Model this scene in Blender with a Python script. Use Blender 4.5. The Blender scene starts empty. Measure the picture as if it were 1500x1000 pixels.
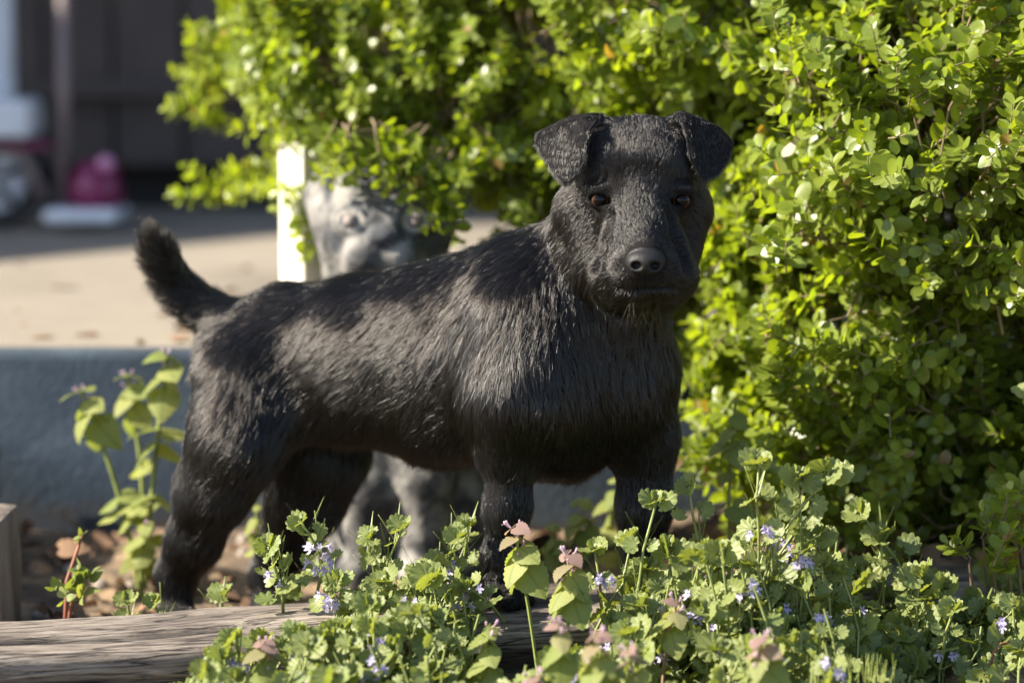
import bpy, math, random
import numpy as np
from mathutils import Matrix, Vector

SC = bpy.context.scene
COL = SC.collection
R = math.radians
rng = np.random.default_rng(7)
random.seed(7)

# ---------------------------------------------------------------- camera
CAM = np.array([0.0, -2.8, 0.6])
PITCH = R(6.84)
LENS = 100.0
FPX = LENS / 36.0 * 1500.0
cd = bpy.data.cameras.new('camera')
cd.lens = LENS
cd.sensor_width = 36.0
cd.clip_start = 0.05
cd.clip_end = 400.0
cd.dof.use_dof = True
cd.dof.focus_distance = 2.765
cd.dof.aperture_fstop = 2.7
cam = bpy.data.objects.new('camera', cd)
COL.objects.link(cam)
cam.location = CAM
cam.rotation_euler = (R(90) - PITCH, 0, 0)
SC.camera = cam

# ---------------------------------------------------------------- world, sun, exposure
SUN = np.array([-0.80, -0.12, 0.58])
SUN = SUN / np.linalg.norm(SUN)
wd = bpy.data.worlds.new('World')
SC.world = wd
wd.use_nodes = True
bg = wd.node_tree.nodes['Background']
bg.inputs[1].default_value = 0.105
sk = wd.node_tree.nodes.new('ShaderNodeTexSky')
sk.sky_type = 'NISHITA'
sk.sun_disc = False
sk.sun_elevation = math.asin(SUN[2])
sk.sun_rotation = math.atan2(SUN[0], SUN[1])
wd.node_tree.links.new(sk.outputs[0], bg.inputs[0])
sl = bpy.data.lights.new('sun', 'SUN')
sl.energy = 5.0
sl.angle = R(0.5)
sl.color = (1.0, 0.91, 0.76)
so = bpy.data.objects.new('sun', sl)
COL.objects.link(so)
so.rotation_euler = Vector(SUN).to_track_quat('Z', 'Y').to_euler()
so.location = (-4, -1, 4)
SC.view_settings.view_transform = 'Standard'
SC.view_settings.look = 'None'
SC.view_settings.exposure = 1.65
SC.view_settings.gamma = 1.0
SC.view_settings.use_curve_mapping = False
SC.cycles.transparent_max_bounces = 12
SC.cycles.max_bounces = 10

# ---------------------------------------------------------------- helpers
_cu = np.array([0, math.sin(PITCH), math.cos(PITCH)])
_cf = np.array([0, math.cos(PITCH), -math.sin(PITCH)])


def P(px, py, Y):
    """the place in the scene, at depth Y, that the photograph (1500 x 1000) shows at px, py"""
    d = _cf + np.array([1.0, 0, 0]) * ((px - 750) / FPX) + _cu * ((500 - py) / FPX)
    t = (Y - CAM[1]) / d[1]
    return CAM + t * d


def unit(v):
    v = np.asarray(v, float)
    return v / (np.linalg.norm(v) + 1e-12)


def link(o):
    COL.objects.link(o)
    return o


def tag(o, label=None, cat=None, group=None, kind=None):
    if label: o['label'] = label
    if cat: o['category'] = cat
    if group: o['group'] = group
    if kind: o['kind'] = kind
    return o


def empty(name, loc, label, cat, group=None):
    o = bpy.data.objects.new(name, None)
    o.location = [float(v) for v in loc]
    o.empty_display_size = 0.05
    link(o)
    return tag(o, label, cat, group)


def mesh_data(name, v, f, m=None, smooth=True, attrs=None):
    me = bpy.data.meshes.new(name)
    v = np.asarray(v, np.float32)
    if isinstance(f, np.ndarray):
        n, k = f.shape
        me.vertices.add(len(v))
        me.vertices.foreach_set('co', v.ravel())
        me.loops.add(n * k)
        me.loops.foreach_set('vertex_index', f.astype(np.int32).ravel())
        me.polygons.add(n)
        me.polygons.foreach_set('loop_start', np.arange(0, n * k, k, dtype=np.int32))
        me.polygons.foreach_set('loop_total', np.full(n, k, np.int32))
        me.update(calc_edges=True)
    else:
        me.from_pydata([tuple(map(float, p)) for p in v], [], f)
        me.update()
    me.polygons.foreach_set('use_smooth', np.full(len(me.polygons), smooth))
    if attrs:
        for an, (ty, data) in attrs.items():
            a = me.attributes.new(an, ty, 'POINT')
            a.data.foreach_set('value' if ty == 'FLOAT' else 'vector', np.asarray(data, np.float32).ravel())
    if m is not None:
        me.materials.append(m)
    return me


def obj(name, me, parent=None, M=None):
    o = bpy.data.objects.new(name, me)
    link(o)
    if parent is not None:
        o.parent = parent
    if M is not None:
        o.matrix_local = M
    return o


def mat4(Rm, T):
    M = Matrix.Identity(4)
    for i in range(3):
        for j in range(3):
            M[i][j] = float(Rm[i][j])
        M[i][3] = float(T[i])
    return M


def frame(y, z):
    """rotation whose columns are x, y, z: y along the first vector, z near the second"""
    y = unit(y)
    x = np.cross(y, z)
    if np.linalg.norm(x) < 1e-4:
        x = np.cross(y, [0.3, 0.9, 0.1])
    x = unit(x)
    return np.stack([x, y, np.cross(x, y)], 1)


# value noise, vectorised
_H = np.random.default_rng(3).random((64, 64, 64)).astype(np.float32)


def vnoise(p):
    p = np.asarray(p, float)
    i = np.floor(p).astype(int)
    f = p - i
    f = f * f * (3 - 2 * f)
    i0 = i & 63
    i1 = (i + 1) & 63
    a = 0
    for dx in (0, 1):
        for dy in (0, 1):
            for dz in (0, 1):
                w = (f[..., 0] if dx else 1 - f[..., 0]) * (f[..., 1] if dy else 1 - f[..., 1]) * (f[..., 2] if dz else 1 - f[..., 2])
                a = a + w * _H[(i1 if dx else i0)[..., 0], (i1 if dy else i0)[..., 1], (i1 if dz else i0)[..., 2]]
    return a


def fbm(p, o=4):
    p = np.asarray(p, float)
    return sum(vnoise(p * 2 ** k + 11.3 * k) / 2 ** k for k in range(o)) / (2 - 2 ** (1 - o)) - 0.5


# ---------------------------------------------------------------- materials
class NT:
    def __init__(s, name):
        s.m = bpy.data.materials.new(name)
        s.m.use_nodes = True
        s.t = s.m.node_tree
        s.b = s.t.nodes['Principled BSDF']
        s.out = s.t.nodes['Material Output']

    def n(s, ty, **kw):
        nd = s.t.nodes.new('ShaderNode' + ty)
        for k, v in kw.items():
            setattr(nd, k, v)
        return nd

    def l(s, a, b):
        s.t.links.new(a, b)

    def noise(s, scale, detail=5, stretch=(1, 1, 1), rough=0.6, coord='Object'):
        tc = s.n('TexCoord')
        mp = s.n('Mapping')
        mp.inputs['Scale'].default_value = stretch
        s.l(tc.outputs[coord], mp.inputs[0])
        nz = s.n('TexNoise')
        nz.inputs['Scale'].default_value = scale
        nz.inputs['Detail'].default_value = detail
        nz.inputs['Roughness'].default_value = rough
        s.l(mp.outputs[0], nz.inputs['Vector'])
        return nz.outputs['Fac']

    def ramp(s, fac, stops):
        r = s.n('ValToRGB')
        e = r.color_ramp.elements
        while len(e) < len(stops):
            e.new(0.5)
        for q, (p, c) in zip(e, stops):
            q.position = p
            q.color = (*c, 1) if len(c) == 3 else c
        s.l(fac, r.inputs[0])
        return r.outputs[0]

    def mix(s, fac, a, b, mode='MIX'):
        x = s.n('Mix', data_type='RGBA', blend_type=mode)
        for sock, v in ((x.inputs[0], fac), (x.inputs[6], a), (x.inputs[7], b)):
            if hasattr(v, 'links') or hasattr(v, 'is_output'):
                s.l(v, sock)
            elif isinstance(v, (int, float)):
                sock.default_value = v
            else:
                sock.default_value = (*v, 1)
        return x.outputs[2]

    def bump(s, h, strength=0.5, dist=0.01):
        b = s.n('Bump')
        b.inputs['Strength'].default_value = strength
        b.inputs['Distance'].default_value = dist
        s.l(h, b.inputs['Height'])
        s.l(b.outputs[0], s.b.inputs['Normal'])
        return b


def simple(name, c, rough=0.6, c2=None, scale=20, bump=0.0, metal=0.0, bscale=None):
    t = NT(name)
    t.b.inputs['Roughness'].default_value = rough
    t.b.inputs['Metallic'].default_value = metal
    c2 = c2 or tuple(x * 0.75 for x in c)
    nz = t.noise(scale)
    t.l(t.ramp(nz, [(0.3, c2), (0.7, c)]), t.b.inputs['Base Color'])
    if bump:
        t.bump(t.noise(bscale or scale * 4), bump, 0.004)
    return t.m


def leaf_mat(name, ca, cb, trans, rough=0.4, tfac=0.4, vein=None, spec=0.5, tip=None, vscale=9.0):
    """thin leaf: glossy and diffuse front, light coming through; ca..cb by the leaf's own random value"""
    t = NT(name)
    at = t.n('Attribute', attribute_name='rnd')
    col = t.mix(at.outputs['Fac'], ca, cb)
    uv = t.n('Attribute', attribute_name='leafuv')
    sx = t.n('SeparateXYZ')
    t.l(uv.outputs['Vector'], sx.inputs[0])
    if vein:
        ab = t.n('Math', operation='ABSOLUTE')
        t.l(sx.outputs[0], ab.inputs[0])
        # side veins run obliquely from the midrib
        m1 = t.n('Math', operation='MULTIPLY_ADD')
        t.l(ab.outputs[0], m1.inputs[0]); m1.inputs[1].default_value = -0.7
        t.l(sx.outputs[1], m1.inputs[2])
        m2 = t.n('Math', operation='MULTIPLY'); t.l(m1.outputs[0], m2.inputs[0]); m2.inputs[1].default_value = vscale
        m3 = t.n('Math', operation='PINGPONG'); t.l(m2.outputs[0], m3.inputs[0]); m3.inputs[1].default_value = 0.5
        v1 = t.ramp(m3.outputs[0], [(0.0, (1, 1, 1)), (0.09, (0, 0, 0))])
        v2 = t.ramp(ab.outputs[0], [(0.015, (1, 1, 1)), (0.05, (0, 0, 0))])
        vv = t.mix(1.0, v1, v2, 'LIGHTEN')
        vm = t.n('Math', operation='MULTIPLY'); t.l(vv, vm.inputs[0]); vm.inputs[1].default_value = 0.45
        col = t.mix(vm.outputs[0], col, vein)
        t.bump(vv, -0.35, 0.0015)
    if tip:
        tp = t.ramp(sx.outputs[2], [(0.2, (0, 0, 0)), (0.8, (1, 1, 1))])
        col = t.mix(tp, col, tip)
    nz = t.noise(90, 3)
    col = t.mix(0.6, col, t.ramp(nz, [(0.3, (0.72, 0.72, 0.72)), (0.7, (1.15, 1.12, 1.0))]), 'MULTIPLY')
    t.l(col, t.b.inputs['Base Color'])
    t.b.inputs['Roughness'].default_value = rough
    t.b.inputs['Specular IOR Level'].default_value = spec
    tr = t.n('BsdfTranslucent')
    tc = t.mix(1.0, col, trans, 'MULTIPLY')
    t.l(tc, tr.inputs[0])
    mx = t.n('MixShader')
    mx.inputs[0].default_value = tfac
    t.l(t.b.outputs[0], mx.inputs[1])
    t.l(tr.outputs[0], mx.inputs[2])
    t.l(mx.outputs[0], t.out.inputs[0])
    return t.m


# ---------------------------------------------------------------- implicit solids
class Field:
    """a signed distance field on a box grid, grown by smooth unions and meshed as ONE surface"""

    def __init__(s, xs, ys, zs):
        s.ax = [np.asarray(a, np.float32) for a in (xs, ys, zs)]
        s.F = np.full([len(a) for a in s.ax], 0.2, np.float32)

    def box(s, lo, hi):
        sl_ = []
        for a, l_, h_ in zip(s.ax, lo, hi):
            i = max(0, int(np.searchsorted(a, l_)) - 1)
            j = min(len(a), int(np.searchsorted(a, h_)) + 1)
            if j - i < 2:
                return None
            sl_.append(slice(i, j))
        g = [s.ax[0][sl_[0]][:, None, None], s.ax[1][sl_[1]][None, :, None], s.ax[2][sl_[2]][None, None, :]]
        return tuple(sl_), g

    def _put(s, sl_, d, k, sub=False):
        F = s.F[sl_]
        if sub:
            d = -d
            if k > 0:
                h = np.clip(0.5 - 0.5 * (F - d) / k, 0, 1)
                s.F[sl_] = F * (1 - h) + d * h + k * h * (1 - h)
            else:
                s.F[sl_] = np.maximum(F, d)
        elif k > 0:
            h = np.clip(0.5 + 0.5 * (F - d) / k, 0, 1)
            s.F[sl_] = F * (1 - h) + d * h - k * h * (1 - h)
        else:
            s.F[sl_] = np.minimum(F, d)

    def cone(s, a, ra, b, rb, k=0.02, sq=None, sub=False):
        """round cone a..b; sq = (axis, factor) flattens it along that axis"""
        a = np.asarray(a, float); b = np.asarray(b, float)
        r = max(ra, rb)
        pad = r + k + 0.006
        bx = s.box(np.minimum(a, b) - pad, np.maximum(a, b) + pad)
        if bx is None: return
        sl_, g = bx
        p = [g[i] - a[i] for i in range(3)]
        ba = b - a
        if sq is not None:
            n, f = sq
            t = (p[0] * n[0] + p[1] * n[1] + p[2] * n[2])
            tb = float(ba @ n)
            L = float(ba @ ba)
            h = np.clip((p[0] * ba[0] + p[1] * ba[1] + p[2] * ba[2]) / L, 0, 1)
            q = t - tb * h
            e = [p[i] - ba[i] * h + q * n[i] * (f - 1) for i in range(3)]
        else:
            L = float(ba @ ba) + 1e-9
            h = np.clip((p[0] * ba[0] + p[1] * ba[1] + p[2] * ba[2]) / L, 0, 1)
            e = [p[i] - ba[i] * h for i in range(3)]
        d = np.sqrt(e[0] ** 2 + e[1] ** 2 + e[2] ** 2) - (ra + (rb - ra) * h)
        s._put(sl_, d.astype(np.float32), k, sub)

    def ell(s, c, r, k=0.02, Rm=None, sub=False):
        c = np.asarray(c, float); r = np.asarray(r, float)
        pad = r.max() + k + 0.006
        bx = s.box(c - pad, c + pad)
        if bx is None: return
        sl_, g = bx
        p = [g[i] - c[i] for i in range(3)]
        if Rm is not None:
            p = [p[0] * Rm[0, i] + p[1] * Rm[1, i] + p[2] * Rm[2, i] for i in range(3)]
        k0 = np.sqrt(sum((p[i] / r[i]) ** 2 for i in range(3))) + 1e-6
        k1 = np.sqrt(sum((p[i] / r[i] ** 2) ** 2 for i in range(3))) + 1e-6
        d = k0 * (k0 - 1) / k1
        s._put(sl_, d.astype(np.float32), k, sub)

    def cloud(s, pts, r, k=0.004, sub=False):
        """union of balls round many points: a sheet or a line of any shape"""
        pts = np.asarray(pts, np.float32)
        pad = r + k + 0.004
        bx = s.box(pts.min(0) - pad, pts.max(0) + pad)
        if bx is None: return
        sl_, g = bx
        d2 = None
        for q in pts:
            e = (g[0] - q[0]) ** 2 + (g[1] - q[1]) ** 2 + (g[2] - q[2]) ** 2
            d2 = e if d2 is None else np.minimum(d2, e)
        s._put(sl_, np.sqrt(d2) - r, k, sub)

    def sample(s, p):
        idx = []; fr = []
        for a, v in zip(s.ax, np.asarray(p, float).T):
            i = np.clip(np.searchsorted(a, v) - 1, 0, len(a) - 2)
            idx.append(i); fr.append(np.clip((v - a[i]) / (a[i + 1] - a[i]), 0, 1))
        out = 0
        for dx in (0, 1):
            for dy in (0, 1):
                for dz in (0, 1):
                    w = (fr[0] if dx else 1 - fr[0]) * (fr[1] if dy else 1 - fr[1]) * (fr[2] if dz else 1 - fr[2])
                    out = out + w * s.F[idx[0] + dx, idx[1] + dy, idx[2] + dz]
        return out

    def hit(s, px, py, y0=-0.4, y1=0.4):
        """first point of the surface on the sight line through px, py"""
        ys = np.linspace(y0, y1, 1600)
        a = P(px, py, y0); b = P(px, py, y1)
        pts = a + (b - a) * ((ys - y0) / (y1 - y0))[:, None]
        f = s.sample(pts)
        i = int(np.argmax(f < 0))
        return pts[i] if (f < 0).any() else None

    def mesh(s):
        F = s.F
        S = F < 0
        c = [S[i:F.shape[0] - 1 + i, j:F.shape[1] - 1 + j, k:F.shape[2] - 1 + k] for i in (0, 1) for j in (0, 1) for k in (0, 1)]
        anyc = c[0].copy(); allc = c[0].copy()
        for q in c[1:]:
            anyc |= q; allc &= q
        act = np.argwhere(anyc & ~allc)
        idm = np.full(anyc.shape, -1, np.int32)
        idm[act[:, 0], act[:, 1], act[:, 2]] = np.arange(len(act))
        corners = np.array([(i, j, k) for i in (0, 1) for j in (0, 1) for k in (0, 1)])
        vals = np.stack([F[act[:, 0] + i, act[:, 1] + j, act[:, 2] + k] for i, j, k in corners], 1)
        acc = np.zeros((len(act), 3)); cnt = np.zeros(len(act))
        for a in range(8):
            for b in range(a + 1, 8):
                if abs(corners[a] - corners[b]).sum() != 1: continue
                va, vb = vals[:, a], vals[:, b]
                m = (va < 0) != (vb < 0)
                t = np.where(m, va / np.where(m, va - vb, 1), 0)
                pt = corners[a] + t[:, None] * (corners[b] - corners[a])
                acc += np.where(m[:, None], pt, 0); cnt += m
        loc = acc / cnt[:, None]
        V = np.stack([s.ax[i][act[:, i]] + loc[:, i] * (s.ax[i][act[:, i] + 1] - s.ax[i][act[:, i]]) for i in range(3)], 1)
        quads = []
        for ax in range(3):
            o1, o2 = [(1, 2), (2, 0), (0, 1)][ax]
            sa = [slice(None)] * 3; sb = [slice(None)] * 3
            sa[ax] = slice(0, -1); sb[ax] = slice(1, None)
            A = S[tuple(sa)]; B = S[tuple(sb)]
            e = np.argwhere(A != B)
            e = e[(e[:, o1] > 0) & (e[:, o2] > 0) & (e[:, o1] < F.shape[o1] - 1) & (e[:, o2] < F.shape[o2] - 1)]
            ins = A[e[:, 0], e[:, 1], e[:, 2]]

            def cid(d1, d2):
                q = e.copy(); q[:, o1] += d1; q[:, o2] += d2
                return idm[q[:, 0], q[:, 1], q[:, 2]]
            q = np.stack([cid(-1, -1), cid(0, -1), cid(0, 0), cid(-1, 0)], 1)
            q[~ins] = q[~ins][:, ::-1]
            quads.append(q)
        Q = np.concatenate(quads)
        return V, Q[(Q >= 0).all(1)]


def vnormals(V, Q):
    n = np.cross(V[Q[:, 2]] - V[Q[:, 0]], V[Q[:, 3]] - V[Q[:, 1]])
    N = np.zeros_like(V)
    for k in range(4):
        for c in range(3):
            N[:, c] += np.bincount(Q[:, k], n[:, c], len(V))
    return N / (np.linalg.norm(N, axis=1, keepdims=True) + 1e-12)
# ================================================================= the setting
def pave_z():
    return P(0, 510, 0.76)[2]


ZP = 0.164          # top of the pavement behind the step


def ground_h(x, y):
    """soil height: low in front of the timber, a little higher behind, a bank under the hedge"""
    back = 1 / (1 + np.exp(-(y - 0.02 - 0.26 * x) / 0.03))
    h = -0.105 + 0.035 * back
    h = h + 0.085 * np.clip((x - 0.12) / 0.35, 0, 1) * np.clip((y + 0.35) / 0.5, 0, 1)
    return h


# soil: fine in view, coarse out to the horizon
xs = np.concatenate([[-60, -20, -8, -4, -2, -1.2], np.arange(-0.8, 0.9, 0.012), [1.2, 2, 4, 8, 20, 60]])
ys = np.concatenate([[-60, -20, -8, -4, -2.4, -1.2], np.arange(-0.75, 0.80, 0.012), [1.0, 1.6, 3, 8, 30, 90]])
X, Y = np.meshgrid(xs, ys, indexing='ij')
fine = np.clip(1 - np.maximum(np.abs(X) - 0.8, 0) / 0.4, 0, 1) * np.clip(1 - np.maximum(np.abs(Y) - 0.78, 0) / 0.3, 0, 1)
q3 = np.stack([X, Y, X * 0], -1)
Z = ground_h(X, Y) + fine * (0.020 * fbm(q3 * 9, 4) + 0.012 * fbm(q3 * 55 + 3, 3))
nx, ny = X.shape
I = np.arange(nx * ny).reshape(nx, ny)
F4 = np.stack([I[:-1, :-1], I[1:, :-1], I[1:, 1:], I[:-1, 1:]], -1).reshape(-1, 4)
t = NT('soil')
c = t.ramp(t.noise(14, 8), [(0.3, (0.045, 0.032, 0.022)), (0.5, (0.13, 0.092, 0.06)), (0.62, (0.30, 0.21, 0.125)), (0.8, (0.34, 0.25, 0.16))])
c = t.mix(0.5, c, t.ramp(t.noise(160, 4), [(0.35, (0.35, 0.3, 0.27)), (0.65, (1, 1, 1))]), 'MULTIPLY')
t.l(c, t.b.inputs['Base Color'])
t.b.inputs['Roughness'].default_value = 0.95
t.bump(t.noise(220, 6), 0.7, 0.004)
M_SOIL = t.m
tag(obj('soil_ground', mesh_data('soil_ground', np.stack([X, Y, Z], -1).reshape(-1, 3), F4, M_SOIL)), kind='structure')


def block(nm, lo, hi, m, bev=0.006, parent=None, M=None, seg=2, rough=0.0, sub=1):
    """a bevelled box, its faces subdivided and roughened where asked"""
    import bmesh
    b = bmesh.new()
    bmesh.ops.create_cube(b, size=1)
    lo = np.array(lo, float); hi = np.array(hi, float)
    for v in b.verts:
        v.co = Vector([(lo[i] + hi[i]) / 2 + v.co[i] * (hi[i] - lo[i]) for i in range(3)])
    if bev:
        bmesh.ops.bevel(b, geom=list(b.edges), offset=bev, segments=seg, profile=0.6, affect='EDGES')
    if sub > 1:
        bmesh.ops.subdivide_edges(b, edges=list(b.edges), cuts=sub, use_grid_fill=True)
    if rough:
        for v in b.verts:
            n = fbm(np.array([v.co]) * 14, 3)[0]
            v.co += Vector((v.co - Vector((lo + hi) / 2)).normalized()) * (n * rough)
    me = bpy.data.meshes.new(nm)
    b.to_mesh(me); b.free()
    me.materials.append(m)
    me.polygons.foreach_set('use_smooth', np.full(len(me.polygons), bool(rough)))
    return obj(nm, me, parent, M)


# raised pavement with its blue grey front, whose shade is put into the colour
t = NT('pavement_concrete')
c = t.ramp(t.noise(3, 7), [(0.3, (0.17, 0.144, 0.112)), (0.5, (0.235, 0.202, 0.16)), (0.7, (0.265, 0.23, 0.185))])
c = t.mix(0.4, c, t.ramp(t.noise(120, 4), [(0.3, (0.6, 0.6, 0.6)), (0.7, (1, 1, 1))]), 'MULTIPLY')
t.l(c, t.b.inputs['Base Color']); t.b.inputs['Roughness'].default_value = 0.9
t.bump(t.noise(200, 5), 0.4, 0.003)
M_PAVE = t.m
t = NT('step_shade_tone')
c = t.ramp(t.noise(5, 8, (1, 1, 1.8)), [(0.3, (0.024, 0.040, 0.060)), (0.52, (0.040, 0.062, 0.088)), (0.72, (0.080, 0.108, 0.138))])
c = t.mix(0.5, c, t.ramp(t.noise(60, 5), [(0.3, (0.6, 0.62, 0.65)), (0.7, (1.05, 1.05, 1.05))]), 'MULTIPLY')
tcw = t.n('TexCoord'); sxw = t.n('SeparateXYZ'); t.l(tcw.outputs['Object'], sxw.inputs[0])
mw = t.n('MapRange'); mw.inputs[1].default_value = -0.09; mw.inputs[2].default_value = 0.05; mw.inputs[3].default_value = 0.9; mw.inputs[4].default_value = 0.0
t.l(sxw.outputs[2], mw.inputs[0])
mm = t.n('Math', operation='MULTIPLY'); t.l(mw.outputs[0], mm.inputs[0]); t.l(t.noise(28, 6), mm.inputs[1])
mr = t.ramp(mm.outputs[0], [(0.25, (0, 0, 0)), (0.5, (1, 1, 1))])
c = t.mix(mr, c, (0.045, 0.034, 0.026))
st_ = t.ramp(t.noise(7, 6, (1, 1, .12)), [(0.52, (1, 1, 1)), (0.68, (0.55, 0.55, 0.58))])
c = t.mix(1.0, c, st_, 'MULTIPLY')
t.l(c, t.b.inputs['Base Color']); t.b.inputs['Roughness'].default_value = 0.8
t.bump(t.noise(120, 5), 0.5, 0.004)
M_STEP = t.m
pv = block('pavement', (-9, 0.80, -0.3), (9, 14, ZP), M_PAVE, 0.008)
tag(pv, kind='structure')
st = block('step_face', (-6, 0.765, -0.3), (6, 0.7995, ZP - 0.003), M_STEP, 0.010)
tag(st, kind='structure')

# the house at the back; an unseen block added beside it shades the pavement
M_BOARD = simple('dark_board', (0.062, 0.047, 0.043), 0.8, (0.036, 0.028, 0.026), 8, 0.3)
M_PLINTH = simple('plinth', (0.020, 0.020, 0.023), 0.9)
M_ROOF = simple('roof_felt', (0.06, 0.055, 0.05), 0.9)
house = empty('house', (0, 3.1, ZP), 'dark brown boarded house wall with deep shaded plinth across the pavement', 'house')
block('plinth', (-4.5, 0.12, 0.0), (4.5, 3.0, 0.105), M_PLINTH, 0, house)
block('wall_core', (-4.5, 0.035, 0.105), (4.5, 3.0, 2.7), M_PLINTH, 0, house)
w = 0.145
bme = block('board', (0, 0, 0.095), (w - 0.008, 0.03, 2.7), M_BOARD, 0.004, house, Matrix.Translation((-4.3, 0, 0)))
for k in range(1, 59):
    b = bme.copy(); link(b)
    b.matrix_local = Matrix.Translation((-4.3 + k * w, 0.004 * math.sin(k * 2.3), 0))
block('rail', (-4.3, -0.035, 0.235), (4.2, 0.0, 0.275), simple('rail_wood', (0.055, 0.043, 0.040), 0.8), 0.004, house)
block('roof', (-4.8, -0.9, 2.7), (4.8, 3.2, 2.82), M_ROOF, 0.01, house)
shade_block = empty('shade_block', (-4.6, 2.75, ZP), 'unseen brown block added beside the pavement to cast shade over it', 'shade_block')
Ms = Matrix.Rotation(R(-38), 4, 'Z')
block('wall', (-1.6, -1.0, 0), (0.9, 1.3, 2.4), M_BOARD, 0.01, shade_block, Ms)
block('roof', (-1.75, -1.15, 2.4), (1.05, 1.45, 2.5), M_ROOF, 0.01, shade_block, Ms)
block('door', (-0.6, -1.03, 0.02), (0.15, -1.0, 1.95), simple('shade_block_door', (0.08, 0.06, 0.05), 0.8), 0.005, shade_block, Ms)


def tube(pts, rads, n=8, cap=True):
    """a tube through the points with a radius at each"""
    pts = np.asarray(pts, float)
    N = len(pts)
    tg = np.gradient(pts, axis=0)
    v = []; f = []
    ref = np.array([0.13, 0.97, 0.21])
    for i in range(N):
        Fm = frame(tg[i], ref)
        for j in range(n):
            a = 2 * math.pi * j / n
            v.append(pts[i] + rads[i] * (math.cos(a) * Fm[:, 0] + math.sin(a) * Fm[:, 2]))
    for i in range(N - 1):
        for j in range(n):
            a = i * n + j; b = i * n + (j + 1) % n
            f.append((a, b, b + n, a + n))
    if cap:
        f.append(tuple(range(n - 1, -1, -1)))
        f.append(tuple(range((N - 1) * n, N * n)))
    return np.array(v), f


def ring(c, r0, r1, axis=(0, 1, 0), n=40, m=10):
    """a torus"""
    Fm = frame(axis, (0, 0, 1))
    v = []; f = []
    for i in range(n):
        a = 2 * math.pi * i / n
        e = math.cos(a) * Fm[:, 0] + math.sin(a) * Fm[:, 2]
        for j in range(m):
            b = 2 * math.pi * j / m
            v.append(np.asarray(c) + e * (r0 + r1 * math.cos(b)) + Fm[:, 1] * r1 * math.sin(b))
    for i in range(n):
        for j in range(m):
            f.append((i * m + j, i * m + (j + 1) % m, ((i + 1) % n) * m + (j + 1) % m, ((i + 1) % n) * m + j))
    return np.array(v), f


# the blurred scooter in the shade
YS = 2.62
def Q(px, py, dy=0.0): return P(px, py, YS + dy)
sc0 = np.array([Q(70, 340)[0], YS, ZP])
scoot = empty('ride_on_scooter', sc0, 'child sized magenta and white ride on scooter parked against the dark wall', 'toy scooter')
M_TYRE = simple('rubber', (0.018, 0.018, 0.02), 0.7)
M_HUB = simple('hub_plastic', (0.42, 0.42, 0.47), 0.5)
M_MAG = simple('magenta_plastic', (0.19, 0.012, 0.075), 0.35)
M_WHT = simple('white_plastic', (0.62, 0.64, 0.70), 0.45)
M_BAR = simple('brown_tube', (0.16, 0.12, 0.12), 0.5)
M_PNK = simple('pink_reflector', (0.55, 0.22, 0.40), 0.25)
wc = np.array([Q(-8, 278)[0], YS, ZP + 0.098])
wheel = obj('wheel', mesh_data('tyre', *ring(wc - sc0, 0.080, 0.017), M_TYRE), scoot)
hv, hf = tube([wc - sc0 + np.array([0, y, 0]) for y in (-0.02, -0.018, 0.018, 0.02)], [0.05, 0.066, 0.066, 0.05], 24)
obj('hub', mesh_data('hub', hv, hf, M_HUB), wheel)
for k in range(5):
    a = 2 * math.pi * k / 5 + .4
    e = np.array([math.cos(a), 0, math.sin(a)])
    obj('spoke', mesh_data('spoke', *tube([wc - sc0 + e * 0.012 + np.array([0, -.024, 0]), wc - sc0 + e * 0.062 + np.array([0, -.024, 0])], [.006, .009], 6), M_TYRE), wheel)
obj('fork', mesh_data('fork', *tube([Q(22, 206, -.03) - sc0, Q(40, 240, -.035) - sc0, Q(66, 292, -.03) - sc0], [.012, .013, .011]), M_BAR), scoot)
obj('handle_post', mesh_data('post', *tube([Q(93, -40) - sc0, Q(93, 150) - sc0, Q(90, 300) - sc0], [.013, .013, .014]), M_BAR), scoot)
fb = block('footboard', Q(62, 338, -.10) - sc0 + np.array([0, 0, 0.012]), Q(190, 297, .10) - sc0, M_WHT, 0.012, scoot, None, 3)
a, b = Q(100, 297, -.06) - sc0, Q(174, 232, .08) - sc0
a[2] = fb.bound_box[1][2] + 0.001
bodyv, bodyf = tube([[a[0] + (b[0] - a[0]) * .52, 0.01, a[2]], [a[0] + (b[0] - a[0]) * .54, 0.01, (a[2] + b[2]) / 2], [a[0] + (b[0] - a[0]) * .62, 0.01, b[2] - .01], [a[0] + (b[0] - a[0]) * .62, 0.01, b[2]]], [.055, .050, .036, .02], 20)
obj('bodywork', mesh_data('bodywork', bodyv, bodyf, M_MAG), scoot)
rv, rf = tube([Q(155, 240, -.085) - sc0, Q(155, 240, -.07) - sc0, Q(155, 240, -.03) - sc0], [.012, .016, .017], 20)
obj('reflector', mesh_data('reflector', rv, rf, M_PNK), scoot)
block('seat', Q(-60, 204, -.08) - sc0, Q(64, 143, .10) - sc0, M_WHT, 0.016, scoot, None, 3)
block('seat_base', Q(-60, 219, -.06) - sc0, Q(86, 205.5, .08) - sc0, M_MAG, 0.004, scoot)
pp = np.array([Q(-8, 100, .2)[0], YS + .2, ZP])
pipe = obj('downpipe', mesh_data('downpipe', *tube([pp + np.array([0, 0, z]) for z in (0, .02, 1.2, 2.5)], [.042, .040, .040, .040], 16), M_WHT))
tag(pipe, 'pale downpipe running up the dark house wall behind the white seat', 'downpipe')

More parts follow.
